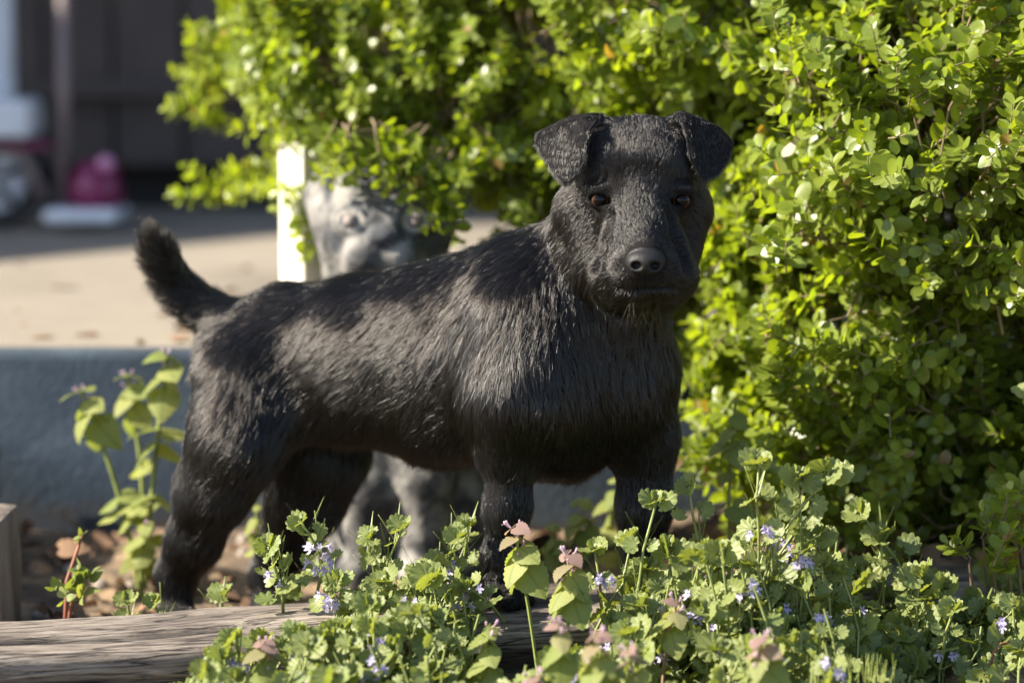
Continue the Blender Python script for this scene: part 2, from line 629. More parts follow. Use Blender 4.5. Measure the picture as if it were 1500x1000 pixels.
# white post by the statue
pz = -0.075
pc = P(441, 380, 0.62)
t = NT('white_post_paint')
t.l(t.ramp(t.noise(9, 5, (1, 1, .3)), [(0.25, (0.62, 0.56, 0.45)), (0.6, (0.78, 0.74, 0.64))]), t.b.inputs['Base Color'])
t.b.inputs['Roughness'].default_value = 0.6
t.bump(t.noise(40, 4, (1, 1, .1)), 0.2, 0.002)
post = block('garden_post', (-0.019, -0.019, 0), (0.019, 0.019, 0.505), t.m, 0.003, None, Matrix.Translation((pc[0], 0.62, pz)) @ Matrix.Rotation(R(-33), 4, 'Z'))
tag(post, 'cream white square wooden post beside the stone dog statue', 'post')

# ---- the stone dog
YT = 0.50
S = lambda px, py, dy=0.0: P(px, py, YT + dy)
G_ = Field(np.arange(S(430, 0)[0], S(720, 0)[0], .0032), np.arange(YT - .13, YT + .2, .0032), np.arange(-0.10, 0.44, .0032))
G_.ell(S(562, 320, .02), (0.082, 0.072, 0.070), 0.02)
G_.cone(S(480, 290, .02), 0.026, S(505, 345, -.01), 0.030, 0.02)
G_.cone(S(640, 300, .02), 0.026, S(618, 345, -.01), 0.030, 0.02)
G_.ell(S(540, 372, -.045), (0.028, 0.030, 0.026), 0.012)
G_.ell(S(583, 372, -.045), (0.028, 0.030, 0.026), 0.012)
G_.ell(S(562, 346, -.065), (0.020, 0.014, 0.012), 0.006)
G_.cone(S(530, 290, -.03), 0.014, S(548, 318, -.055), 0.010, 0.012)
G_.cone(S(594, 290, -.03), 0.014, S(576, 318, -.055), 0.010, 0.012)
for sx, ex in ((1, 512), (-1, 609)):
    h = S(ex, 324, -.045)
    G_.ell(h, (0.021, 0.011, 0.018), 0.008)
    hh = G_.hit(ex, 324, YT - .2, YT + .2)
    G_.ell(hh, (0.0125, 0.006, 0.0105), 0.002, sub=True)
    G_.ell(hh + np.array([0, .004, 0]), (0.0085, 0.008, 0.0075), 0.001)
for pts_ in (((472, 285, .02, .020), (482, 258, .01, .016), (490, 238, .005, .009)), ((648, 285, .02, .020), (642, 258, .01, .016), (636, 238, .005, .009))):
    for a, b in zip(pts_, pts_[1:]):
        G_.cone(S(*a[:3]), a[3], S(*b[:3]), b[3], 0.012, (np.array([0, 1.0, 0]), 1.9))
for ex in (488, 637):
    G_.ell(S(ex, 262, -.012), (0.007, 0.010, 0.017), 0.004, sub=True)
G_.cone(S(562, 400, .03), 0.072, S(575, 560, .05), 0.098, 0.03)
G_.cone(S(575, 560, .05), 0.098, S(585, 760, .07), 0.100, 0.04)
G_.cone(S(610, 560, -.02), 0.042, S(618, 700, -.045), 0.032, 0.025)
G_.cone(S(618, 700, -.045), 0.032, S(616, 830, -.05), 0.030, 0.02)
G_.cone(S(616, 838, -.06), 0.026, S(614, 846, -.09), 0.022, 0.012)
G_.cone(S(532, 600, -.02), 0.040, S(535, 720, -.045), 0.030, 0.025)
G_.cone(S(535, 720, -.045), 0.030, S(522, 832, -.05), 0.028, 0.02)
G_.cone(S(522, 840, -.06), 0.026, S(520, 848, -.09), 0.022, 0.012)
G_.cone(S(670, 760, .05), 0.05, S(668, 830, .02), 0.032, 0.03)
G_.cone(S(500, 760, .05), 0.055, S(496, 832, .02), 0.034, 0.03)
SVv, SQ = G_.mesh()
SVv = SVv + vnormals(SVv, SQ) * (0.004 * fbm(SVv * 60, 4))[:, None]
s0 = np.array([S(570, 860)[0], YT + .02, -0.075])
t = NT('weathered_stone')
nz = t.noise(26, 6)
c = t.ramp(nz, [(0.41, (0.035, 0.035, 0.038)), (0.48, (0.09, 0.087, 0.084)), (0.57, (0.17, 0.162, 0.15)), (0.73, (0.26, 0.245, 0.225))])
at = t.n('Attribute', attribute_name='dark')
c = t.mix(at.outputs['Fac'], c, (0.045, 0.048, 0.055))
ar_ = t.n('Attribute', attribute_name='ring')
c = t.mix(ar_.outputs['Fac'], c, (0.33, 0.305, 0.275))
ap = t.n('Attribute', attribute_name='pink')
c = t.mix(ap.outputs['Fac'], c, (0.25, 0.20, 0.18))
t.l(c, t.b.inputs['Base Color']); t.b.inputs['Roughness'].default_value = 0.85
t.bump(t.noise(150, 6), 0.6, 0.003)


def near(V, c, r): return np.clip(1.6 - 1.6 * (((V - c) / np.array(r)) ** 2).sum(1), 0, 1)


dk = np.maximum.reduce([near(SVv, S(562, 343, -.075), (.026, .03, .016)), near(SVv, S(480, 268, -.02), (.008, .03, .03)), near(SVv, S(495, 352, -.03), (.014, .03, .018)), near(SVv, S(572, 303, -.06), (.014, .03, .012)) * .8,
                        near(SVv, S(632, 352, -.02), (.022, .04, .028)), near(SVv, S(556, 705, -.03), (.014, .06, .05)) * .8, near(SVv, S(514, 318, -.06), (.027, .03, .024)) * .85, near(SVv, S(607, 320, -.06), (.026, .03, .024)) * .85, near(SVv, S(540, 314, -.05), (.007, .03, .016)) * .7])  # the patch between leg and chest is shade painted into the stone
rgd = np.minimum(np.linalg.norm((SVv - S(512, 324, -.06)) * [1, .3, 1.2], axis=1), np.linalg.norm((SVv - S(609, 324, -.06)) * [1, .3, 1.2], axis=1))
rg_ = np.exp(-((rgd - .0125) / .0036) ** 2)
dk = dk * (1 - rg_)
pk = np.maximum(near(SVv, S(512, 324, -.06), (.009, .03, .008)), near(SVv, S(609, 324, -.06), (.009, .03, .008)))
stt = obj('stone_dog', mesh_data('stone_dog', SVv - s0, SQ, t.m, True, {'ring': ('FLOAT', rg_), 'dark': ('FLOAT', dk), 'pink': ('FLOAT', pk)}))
stt.location = s0
tag(stt, 'weathered grey stone dog statue with upright ears and pale ringed eyes', 'statue')

# ---- the weathered timber the dog stands on
LA = R(15)
la = np.array([math.cos(LA), math.sin(LA), 0.0]); ln_ = np.array([-math.sin(LA), math.cos(LA), 0.0])
L0 = np.array([0.0, 0.0, 0.0]) + ln_ * 0.01
nL, nA = 560, 96
W2, Hh = 0.088, 0.12
u = np.linspace(-0.95, 0.60, nL)
prm = []
for a in np.linspace(0, 1, nA, endpoint=False):
    th = a * 2 * math.pi
    cx, sx = math.cos(th), math.sin(th)
    e = 0.22
    prm.append((W2 * abs(cx) ** e * (1 if cx > 0 else -1), (Hh / 2) * abs(sx) ** e * (1 if sx > 0 else -1) - Hh / 2))
# even spacing round the section
pr = np.array(prm + prm[:1]); sl2 = np.r_[0, np.cumsum(np.linalg.norm(np.diff(pr, axis=0), axis=1))]
sv = np.linspace(0, sl2[-1], nA, endpoint=False)
pr = np.stack([np.interp(sv, sl2, pr[:, k]) for k in (0, 1)], 1)
U = np.repeat(u[:, None], nA, 1)
W = np.repeat(pr[None, :, 0], nL, 0); H_ = np.repeat(pr[None, :, 1], nL, 0)
q3 = np.stack([U * 6, W * 60, H_ * 60], -1)
grain = fbm(q3 * 1.0, 4)
q4 = np.stack([U * 1.5, W * 24, H_ * 24], -1)
gap = fbm(q4 + 7, 3)
crack = np.exp(-(gap / 0.040) ** 2) * np.clip(fbm(np.stack([U * 5, W * 8, H_ * 8], -1) + 20, 2) * 5 + .7, 0, 1)
big = fbm(np.stack([U * 4, W * 10, H_ * 10], -1) + 40, 3)
rad_ = np.sqrt(W ** 2 + (H_ + Hh / 2) ** 2) + 1e-9
disp = 0.009 * grain + 0.020 * big - 0.012 * crack
W_ = W + W / rad_ * disp; Hn = H_ + (H_ + Hh / 2) / rad_ * disp
LV = L0 + U[..., None] * la + W_[..., None] * ln_ + Hn[..., None] * np.array([0, 0, 1.0])
LV[..., 2] += 0.004 * np.sin(U * 5)
I = np.arange(nL * nA).reshape(nL, nA)
LF = np.stack([I[:-1], np.roll(I, -1, 1)[:-1], np.roll(I, -1, 1)[1:], I[1:]], -1).reshape(-1, 4)
lv = LV.reshape(-1, 3)
lf = [tuple(map(int, r_)) for r_ in LF[:, ::-1]] + [tuple(range(nA))[::1], tuple(range((nL - 1) * nA, nL * nA))[::-1]]
t = NT('weathered_wood')
gr = t.n('Attribute', attribute_name='grain')
tc = t.n('TexCoord')
mp = t.n('Mapping'); mp.inputs['Rotation'].default_value = (0, 0, -LA)
t.l(tc.outputs['Object'], mp.inputs[0])
mp2 = t.n('Mapping'); mp2.inputs['Scale'].default_value = (20, 270, 270)
t.l(mp.outputs[0], mp2.inputs[0])
nz = t.n('TexNoise'); nz.inputs['Scale'].default_value = 1.0; nz.inputs['Detail'].default_value = 7; nz.inputs['Roughness'].default_value = .7
t.l(mp2.outputs[0], nz.inputs['Vector'])
mp3 = t.n('Mapping'); mp3.inputs['Scale'].default_value = (4, 14, 14)
t.l(mp.outputs[0], mp3.inputs[0])
nb = t.n('TexNoise'); nb.inputs['Scale'].default_value = 1.0; nb.inputs['Detail'].default_value = 5
t.l(mp3.outputs[0], nb.inputs['Vector'])
c = t.ramp(nz.outputs['Fac'], [(0.34, (0.08, 0.064, 0.052)), (0.45, (0.25, 0.208, 0.172)), (0.58, (0.39, 0.34, 0.29)), (0.72, (0.50, 0.45, 0.39))])
c = t.mix(1.0, c, t.ramp(nb.outputs['Fac'], [(0.35, (0.40, 0.36, 0.34)), (0.5, (0.88, 0.85, 0.82)), (0.66, (1.2, 1.17, 1.12))]), 'MULTIPLY')
mp4 = t.n('Mapping'); mp4.inputs['Scale'].default_value = (6, 105, 105)
t.l(mp.outputs[0], mp4.inputs[0])
nc_ = t.n('TexNoise'); nc_.inputs['Scale'].default_value = 1.0; nc_.inputs['Detail'].default_value = 3
t.l(mp4.outputs[0], nc_.inputs['Vector'])
ck = t.ramp(nc_.outputs['Fac'], [(0.45, (0, 0, 0)), (0.48, (1, 1, 1)), (0.51, (0, 0, 0))])
ckm = t.mix(1.0, ck, t.ramp(nb.outputs['Fac'], [(0.44, (1, 1, 1)), (0.62, (0.3, .3, .3))]), 'MULTIPLY')
c = t.mix(ckm, c, (0.03, 0.022, 0.018))
c = t.mix(gr.outputs['Fac'], c, (0.012, 0.009, 0.008))
t.l(c, t.b.inputs['Base Color']); t.b.inputs['Roughness'].default_value = 0.85
hm = t.mix(0.5, nz.outputs['Fac'], ck, 'SUBTRACT')
t.bump(hm, 1.0, 0.006)
M_WOOD = t.m
lo_ = np.array([0, 0, -Hh])
timber = obj('timber_sleeper', mesh_data('timber', lv - lo_, lf, M_WOOD, True, {'grain': ('FLOAT', np.clip(crack * 1.1, 0, 1).ravel())}))
timber.location = lo_
tag(timber, 'long weathered grey timber sleeper lying on the soil under the dog', 'timber')

# ---- weathered stump of a post at the edge
t = NT('stump_wood')
c = t.ramp(t.noise(16, 7, (1, 1, .25)), [(0.35, (0.07, 0.055, 0.045)), (0.55, (0.19, 0.155, 0.125)), (0.7, (0.29, 0.25, 0.21))])
t.l(c, t.b.inputs['Base Color']); t.b.inputs['Roughness'].default_value = 0.9
t.bump(t.noise(60, 6, (1, 1, .12)), 1.0, 0.006)
sp_ = P(16, 760, 0.16)
stump = block('post_stump', (-0.14, -0.06, -0.16), (0.0, 0.06, P(20, 748, 0.16)[2]), t.m, 0.008, None, Matrix.Translation((sp_[0], 0.16, 0)), 2, 0.010, 7)
M_SHADE_BOARD = simple('shade_board_wood', (0.16, 0.125, 0.10), .9, (.08, .06, .05), 14, .5)
shade_boards = empty('bed_shade_boards', (-0.665, .45, -.08), 'unseen rough boards added to shade the end of the soil bed', 'shade_boards')  # boards added out of view to throw shade over the soil
block('board', (-.02, -.24, -.06), (.02, .29, .05), M_SHADE_BOARD, .005, shade_boards)
block('board', (-.023, -.245, .053), (.018, .295, .13), M_SHADE_BOARD, .005, shade_boards)
tag(stump, 'rough brown stump of an old post at the end of the soil bed', 'post')
# ================================================================= the dog
FW = np.array([math.cos(R(30)), -math.sin(R(30)), 0])      # the way the trunk points
SD = np.array([math.sin(R(30)), math.cos(R(30)), 0])       # across the trunk, away from the camera


def graded(lo, hi, f0, f1, coarse, fine):
    a = [lo]
    while a[-1] < hi:
        x = a[-1]
        a.append(x + (fine if f0 <= x <= f1 else coarse))
    return a


hc = P(935, 300, -0.03)
fx = graded(-0.42, 0.27, P(775, 300, 0)[0], P(1082, 300, 0)[0], 0.0026, 0.0012)
fy = graded(-0.19, 0.42, -0.165, 0.03, 0.0026, 0.0013)
fz = graded(-0.085, 0.55, P(900, 455, 0)[2], P(900, 150, 0)[2], 0.0026, 0.0012)
D = Field(fx, fy, fz)
yc = lambda px: 0.075 + (785 - px) * 0.00041
# trunk
D.cone(P(770, 530, yc(770)), 0.106, P(650, 535, yc(650)), 0.094, 0.02, (SD, 1.22))
D.cone(P(650, 535, yc(650)), 0.094, P(540, 526, yc(540)), 0.082, 0.03, (SD, 1.2))
D.cone(P(540, 526, yc(540)), 0.082, P(430, 518, yc(430)), 0.067, 0.03, (SD, 1.1))
D.cone(P(430, 518, yc(430)), 0.067, P(372, 520, yc(372)), 0.056, 0.03)
D.cone(P(765, 432, 0.085), 0.060, P(640, 474, yc(640)), 0.054, 0.03)
D.cone(P(838, 540, 0.078), 0.082, P(888, 540, 0.078), 0.064, 0.03)
D.cone(P(830, 600, 0.078), 0.070, P(872, 592, 0.08), 0.060, 0.03)
# neck and throat
D.cone(P(818, 445, 0.072), 0.074, P(920, 335, 0.03), 0.056, 0.03)
D.cone(P(910, 440, 0.045), 0.047, P(886, 535, 0.078), 0.062, 0.03)
# near shoulder and foreleg
D.cone(P(780, 470, 0.03), 0.046, P(765, 575, 0.012), 0.044, 0.05)
D.cone(P(760, 580, 0.012), 0.042, P(744, 655, 0.02), 0.026, 0.035)
D.cone(P(744, 655, 0.02), 0.026, P(744, 740, 0.02), 0.0200, 0.02)
D.cone(P(744, 740, 0.02), 0.0200, P(734, 815, 0.018), 0.0172, 0.02)
D.cone(P(734, 815, 0.018), 0.0172, P(728, 858, 0.015), 0.0165, 0.015)
D.cone(P(728, 862, 0.015), 0.0165, P(742, 876, -0.005), 0.0165, 0.012)
for q, (a, b) in enumerate(((722, 747), (733, 759), (745, 768), (756, 775))):
    D.cone(P(a, 875, 0.0 + 0.006 * q), 0.0085, P(b - 3, 884 - 2 * q, -0.024 + 0.012 * q), 0.0082, 0.003)
# far shoulder and foreleg
D.cone(P(915, 560, 0.085), 0.046, P(943, 640, 0.09), 0.031, 0.03)
D.cone(P(943, 640, 0.09), 0.033, P(944, 740, 0.085), 0.025, 0.02)
D.cone(P(944, 740, 0.085), 0.025, P(940, 845, 0.085), 0.019, 0.02)
D.cone(P(940, 848, 0.085), 0.018, P(952, 862, 0.065), 0.017, 0.012)
for q, (a, b) in enumerate(((932, 956), (942, 968), (952, 978), (962, 984))):
    D.cone(P(a, 860, 0.07 + 0.006 * q), 0.0095, P(b, 867 - 2 * q, 0.048 + 0.012 * q), 0.0085, 0.006)
# near hind leg
D.cone(P(365, 560, 0.19), 0.058, P(350, 640, 0.17), 0.047, 0.03)
D.cone(P(350, 635, 0.17), 0.046, P(314, 715, 0.18), 0.036, 0.03)
D.cone(P(314, 715, 0.18), 0.036, P(284, 790, 0.20), 0.026, 0.025)
D.cone(P(286, 790, 0.20), 0.027, P(259, 838, 0.215), 0.0205, 0.02)
D.cone(P(259, 838, 0.215), 0.020, P(258, 900, 0.205), 0.0165, 0.015)
D.cone(P(258, 902, 0.205), 0.0165, P(274, 912, 0.185), 0.0165, 0.012)
for q, (a, b) in enumerate(((256, 280), (266, 291), (276, 300), (286, 308))):
    D.cone(P(a, 906, 0.19 + 0.006 * q), 0.009, P(b, 914 - 2 * q, 0.168 + 0.012 * q), 0.008, 0.006)
# fold of skin from flank to thigh
D.cone(P(395, 610, 0.17), 0.026, P(500, 600, 0.17), 0.024, 0.035)
# far hind leg
D.cone(P(460, 585, 0.27), 0.060, P(466, 660, 0.262), 0.048, 0.03)
D.cone(P(466, 660, 0.262), 0.048, P(448, 730, 0.268), 0.040, 0.03)
D.cone(P(448, 730, 0.268), 0.040, P(420, 795, 0.28), 0.027, 0.02)
D.cone(P(420, 795, 0.28), 0.027, P(394, 838, 0.29), 0.0195, 0.02)
D.cone(P(394, 838, 0.29), 0.0195, P(391, 885, 0.28), 0.016, 0.015)
D.cone(P(391, 886, 0.28), 0.016, P(408, 892, 0.262), 0.016, 0.012)
# tail
tl = [(338, 470, .265, .021), (305, 454, .275, .0175), (276, 432, .28, .014), (252, 404, .28, .0125), (236, 374, .28, .0125), (222, 345, .275, .0085)]
for a, b in zip(tl, tl[1:]):
    D.cone(P(*a[:3]), a[3], P(*b[:3]), b[3], 0.02)
# head
hx = lambda dx, dy, dz: hc + np.array([dx, dy, dz])
D.ell(P(933, 252, 0.0), (0.060, 0.068, 0.047), 0.02)
D.cone(P(886, 211, -0.012), 0.024, P(984, 211, -0.012), 0.024, 0.02)
D.cone(P(868, 308, 0.0), 0.035, P(886, 372, -0.015), 0.028, 0.025)
D.cone(P(994, 310, 0.0), 0.033, P(982, 372, -0.015), 0.026, 0.025)
D.cone(P(893, 272, -0.036), 0.020, P(912, 268, -0.042), 0.016, 0.014)
D.cone(P(978, 272, -0.036), 0.020, P(962, 268, -0.042), 0.016, 0.014)
D.cone(P(938, 322, -0.045), 0.038, P(944, 386, -0.096), 0.031, 0.020)          # muzzle
D.cone(P(936, 300, -0.056), 0.020, P(945, 372, -0.116), 0.017, 0.016)          # bridge of the nose
D.cone(P(921, 398, -0.096), 0.0215, P(904, 406, -0.066), 0.024, 0.014)         # lips
D.cone(P(967, 398, -0.096), 0.0215, P(982, 406, -0.066), 0.024, 0.014)
D.cone(P(934, 424, -0.100), 0.0115, P(932, 424, -0.05), 0.022, 0.008)          # lower jaw
D.cone(P(905, 424, -0.06), 0.018, P(972, 424, -0.06), 0.018, 0.012)
D.cone(P(914, 362, -0.075), 0.021, P(907, 400, -0.075), 0.023, 0.014)
D.cone(P(971, 362, -0.075), 0.021, P(978, 400, -0.075), 0.023, 0.014)
# fold of skin behind the cheek
D.cone(P(828, 330, 0.015), 0.006, P(840, 366, 0.0), 0.009, 0.014)
D.cone(P(840, 366, 0.0), 0.009, P(880, 418, -0.02), 0.009, 0.014)
# ears: sheets folded over
def sheet(outline, step=2.2):
    o = np.array(outline, float)
    lo, hi = o[:, :2].min(0), o[:, :2].max(0)
    gx, gy = np.meshgrid(np.arange(lo[0], hi[0], step), np.arange(lo[1], hi[1], step))
    g = np.stack([gx.ravel(), gy.ravel()], 1)
    ins = np.zeros(len(g), bool)
    for (x0, y0, _), (x1, y1, _) in zip(o, np.roll(o, -1, 0)):
        c = (y0 > g[:, 1]) != (y1 > g[:, 1])
        ins ^= c & (g[:, 0] < (x1 - x0) * (g[:, 1] - y0) / (y1 - y0 + 1e-9) + x0)
    g = g[ins]
    w = 1.0 / (((g[:, None] - o[None, :, :2]) ** 2).sum(2) + 160)
    Y = (w * o[None, :, 2]).sum(1) / w.sum(1)
    ed = []
    for p, q in zip(o, np.roll(o, -1, 0)):
        m = max(2, int(np.hypot(*(q - p)[:2]) / step))
        ed += [p + (q - p) * t / m for t in range(m)]
    return np.array([P(x, y, d) for (x, y), d in zip(g, Y)] + [P(*e) for e in ed])


EARS = [
    ([(784, 206, -.012), (790, 194, -.016), (836, 175, -.028), (868, 170, -.030), (878, 172, -.030), (864, 190, -.055), (858, 218, -.060), (858, 234, -.062),
      (849, 250, -.062), (837, 262, -.060), (827, 267, -.056), (813, 256, -.048), (801, 237, -.036), (788, 217, -.020)],
     [(790, 197, -.010), (836, 175, -.022), (868, 170, -.022), (880, 172, -.018), (896, 205, -.012), (875, 235, -.01), (862, 258, -.005), (838, 262, .01), (808, 225, .0)]),
    ([(984, 177, -.030), (988, 168, -.030), (998, 165, -.030), (1022, 174, -.026), (1052, 187, -.018), (1070, 206, -.010), (1072, 214, -.010), (1067, 231, -.020),
      (1052, 252, -.036), (1033, 263, -.048), (1024, 256, -.052), (1011, 231, -.056), (1006, 199, -.052), (1000, 178, -.042), (991, 171, -.032)],
     [(984, 178, -.018), (997, 167, -.022), (1022, 175, -.02), (1052, 190, -.012), (1066, 208, -.008), (1045, 235, .002), (1020, 262, .008), (985, 215, -.01)]),
]
for fl, bk in EARS:
    D.cloud(sheet(bk), 0.0034, 0.008)
    D.cloud(sheet(fl), 0.0016, 0.003)
# creases: muzzle to cheek, cheek to neck
for ch, rr_ in ((((894, 320), (888, 348), (879, 372), (876, 388)), .0050), (((985, 320), (991, 348), (1000, 372), (1003, 388)), .0050)):
    hp = [D.hit(*c_) for c_ in ch]
    for a_, b_ in zip(hp, hp[1:]):
        if a_ is not None and b_ is not None:
            D.cone(a_, rr_ * .8, b_, rr_, 0.012, sub=True)
# eyes
EYES = []
for ex, ey, dr in ((879, 291, 1), (998, 292, -1)):
    D.ell(D.hit(ex, ey) + np.array([0, 0.0, 0]), (0.0135, 0.006, 0.0095), 0.010)     # the lids swell
    h = D.hit(ex, ey)
    c = h + unit(h - CAM) * 0.0105 + np.array([0, 0, -.0012])
    EYES.append(c)
    ang = R(-9) * dr
    Rm = np.array([[math.cos(ang), 0, -math.sin(ang)], [0, 1, 0], [math.sin(ang), 0, math.cos(ang)]])
    D.ell(h + np.array([0, .0078, .0080]), (0.0140, 0.0090, 0.0046), 0.006)            # upper lid and brow
    D.ell(h + np.array([0, -.001, -.0012]), (0.0112, 0.014, 0.0048), 0.0018, Rm, sub=True)
    D.cone(h + np.array([dr * 0.010, -.002, -0.002]), 0.003, h + np.array([dr * 0.0155, -.002, -0.0045]), 0.0015, 0.002, sub=True)
    D.ell(c, (0.0100,) * 3, 0.0)
# nose pad
NC = P(946, 383, -0.130)
D.ell(NC, (0.0182, 0.0132, 0.0112), 0.003)
D.cone(P(933, 389, -0.134), 0.0075, P(959, 389, -0.134), 0.0075, 0.003)
for nx, sg in ((932, -1), (960, 1)):
    h = D.hit(nx, 390)
    D.ell(h, (0.0052, 0.008, 0.0040), 0.0025, sub=True)
    D.cone(h + np.array([sg * 0.003, 0, 0.0005]), 0.002, h + np.array([sg * 0.0085, 0.002, 0.0025]), 0.0012, 0.002, sub=True)
ln = [D.hit(946, y) for y in range(398, 416, 2)]
D.cloud([p for p in ln if p is not None], 0.0011, 0.001, sub=True)
# mouth line
ml = [D.hit(x, 421 + 2.0 * math.sin((x - 905) / 40 * 2.2) - 0.0009 * (x - 945) ** 2 * 0) for x in np.arange(907, 986, 1.2)]
D.cloud([p for p in ml if p is not None], 0.0027, 0.002, sub=True)

DV, DQ = D.mesh()
DN = vnormals(DV, DQ)
noseM = (((DV - NC) / np.array([0.0192, 0.0145, 0.0132])) ** 2).sum(1) < 1.12
eyeM = np.minimum(np.linalg.norm(DV - EYES[0], axis=1), np.linalg.norm(DV - EYES[1], axis=1)) < 0.0103

t = NT('dog_skin')
t.l(t.ramp(t.noise(60), [(0.3, (0.005, 0.0045, 0.0045)), (0.7, (0.009, 0.008, 0.008))]), t.b.inputs['Base Color'])
t.b.inputs['Roughness'].default_value = 0.9
t.b.inputs['Specular IOR Level'].default_value = 0.15
M_SKIN = t.m
t = NT('dog_nose')
t.l(t.ramp(t.noise(300), [(0.3, (0.004, 0.0036, 0.004)), (0.7, (0.010, 0.009, 0.009))]), t.b.inputs['Base Color'])
t.b.inputs['Roughness'].default_value = 0.55
t.b.inputs['Specular IOR Level'].default_value = 0.35
vo = t.n('TexVoronoi'); vo.inputs['Scale'].default_value = 900
tc = t.n('TexCoord'); t.l(tc.outputs['Object'], vo.inputs['Vector'])
t.bump(vo.outputs['Distance'], 0.5, 0.0006)
M_NOSE = t.m

dog = empty('dog', P(640, 905, 0.12), 'black rough coated terrier standing with its front paws on the timber', 'dog')
T0 = np.array(dog.location)
bm_ = mesh_data('dog_body', DV - T0, DQ, M_SKIN)
bm_.materials.append(M_NOSE)
fm = noseM[DQ].all(1).astype(np.int32)
bm_.polygons.foreach_set('material_index', fm)
body = obj('body', bm_, dog)

# eyeballs
t = NT('dog_eye')
tcn = t.n('TexCoord')
sp = t.n('VectorMath', operation='NORMALIZE'); t.l(tcn.outputs['Object'], sp.inputs[0])
dt = t.n('VectorMath', operation='DOT_PRODUCT'); t.l(sp.outputs[0], dt.inputs[0]); dt.inputs[1].default_value = (0, -1, 0)
t.l(t.ramp(dt.outputs['Value'], [(0.40, (0.02, 0.013, 0.011)), (0.52, (0.008, 0.004, 0.003)), (0.62, (0.030, 0.011, 0.004)), (0.74, (0.060, 0.021, 0.007)), (0.81, (0.04, 0.013, 0.005)), (0.84, (0.002, 0.002, 0.002))]), t.b.inputs['Base Color'])
t.b.inputs['Roughness'].default_value = 0.05
t.b.inputs['Specular IOR Level'].default_value = 0.18
M_EYE = t.m


def ball(n=24, m=16):
    v = [(0, 0, 1)]; f = []
    for i in range(1, m):
        for j in range(n):
            a, b = math.pi * i / m, 2 * math.pi * j / n
            v.append((math.sin(a) * math.cos(b), math.sin(a) * math.sin(b), math.cos(a)))
    v.append((0, 0, -1))
    for j in range(n):
        f.append((0, 1 + j, 1 + (j + 1) % n))
        f.append((len(v) - 1, 1 + (m - 2) * n + (j + 1) % n, 1 + (m - 2) * n + j))
        for i in range(m - 2):
            a = 1 + i * n
            f.append((a + j, a + n + j, a + n + (j + 1) % n, a + (j + 1) % n))
    return np.array(v), f


bv, bf = ball()
eme = mesh_data('eyeball', bv * 0.0106, bf, M_EYE)
for c, lab in zip(EYES, ('amber eye catching the sun', 'dark eye in shade')):
    e = obj('eye', eme, dog, mat4(frame((0.05, 1, 0.02), (0, 0, 1)), c - T0))
    e['label'] = lab

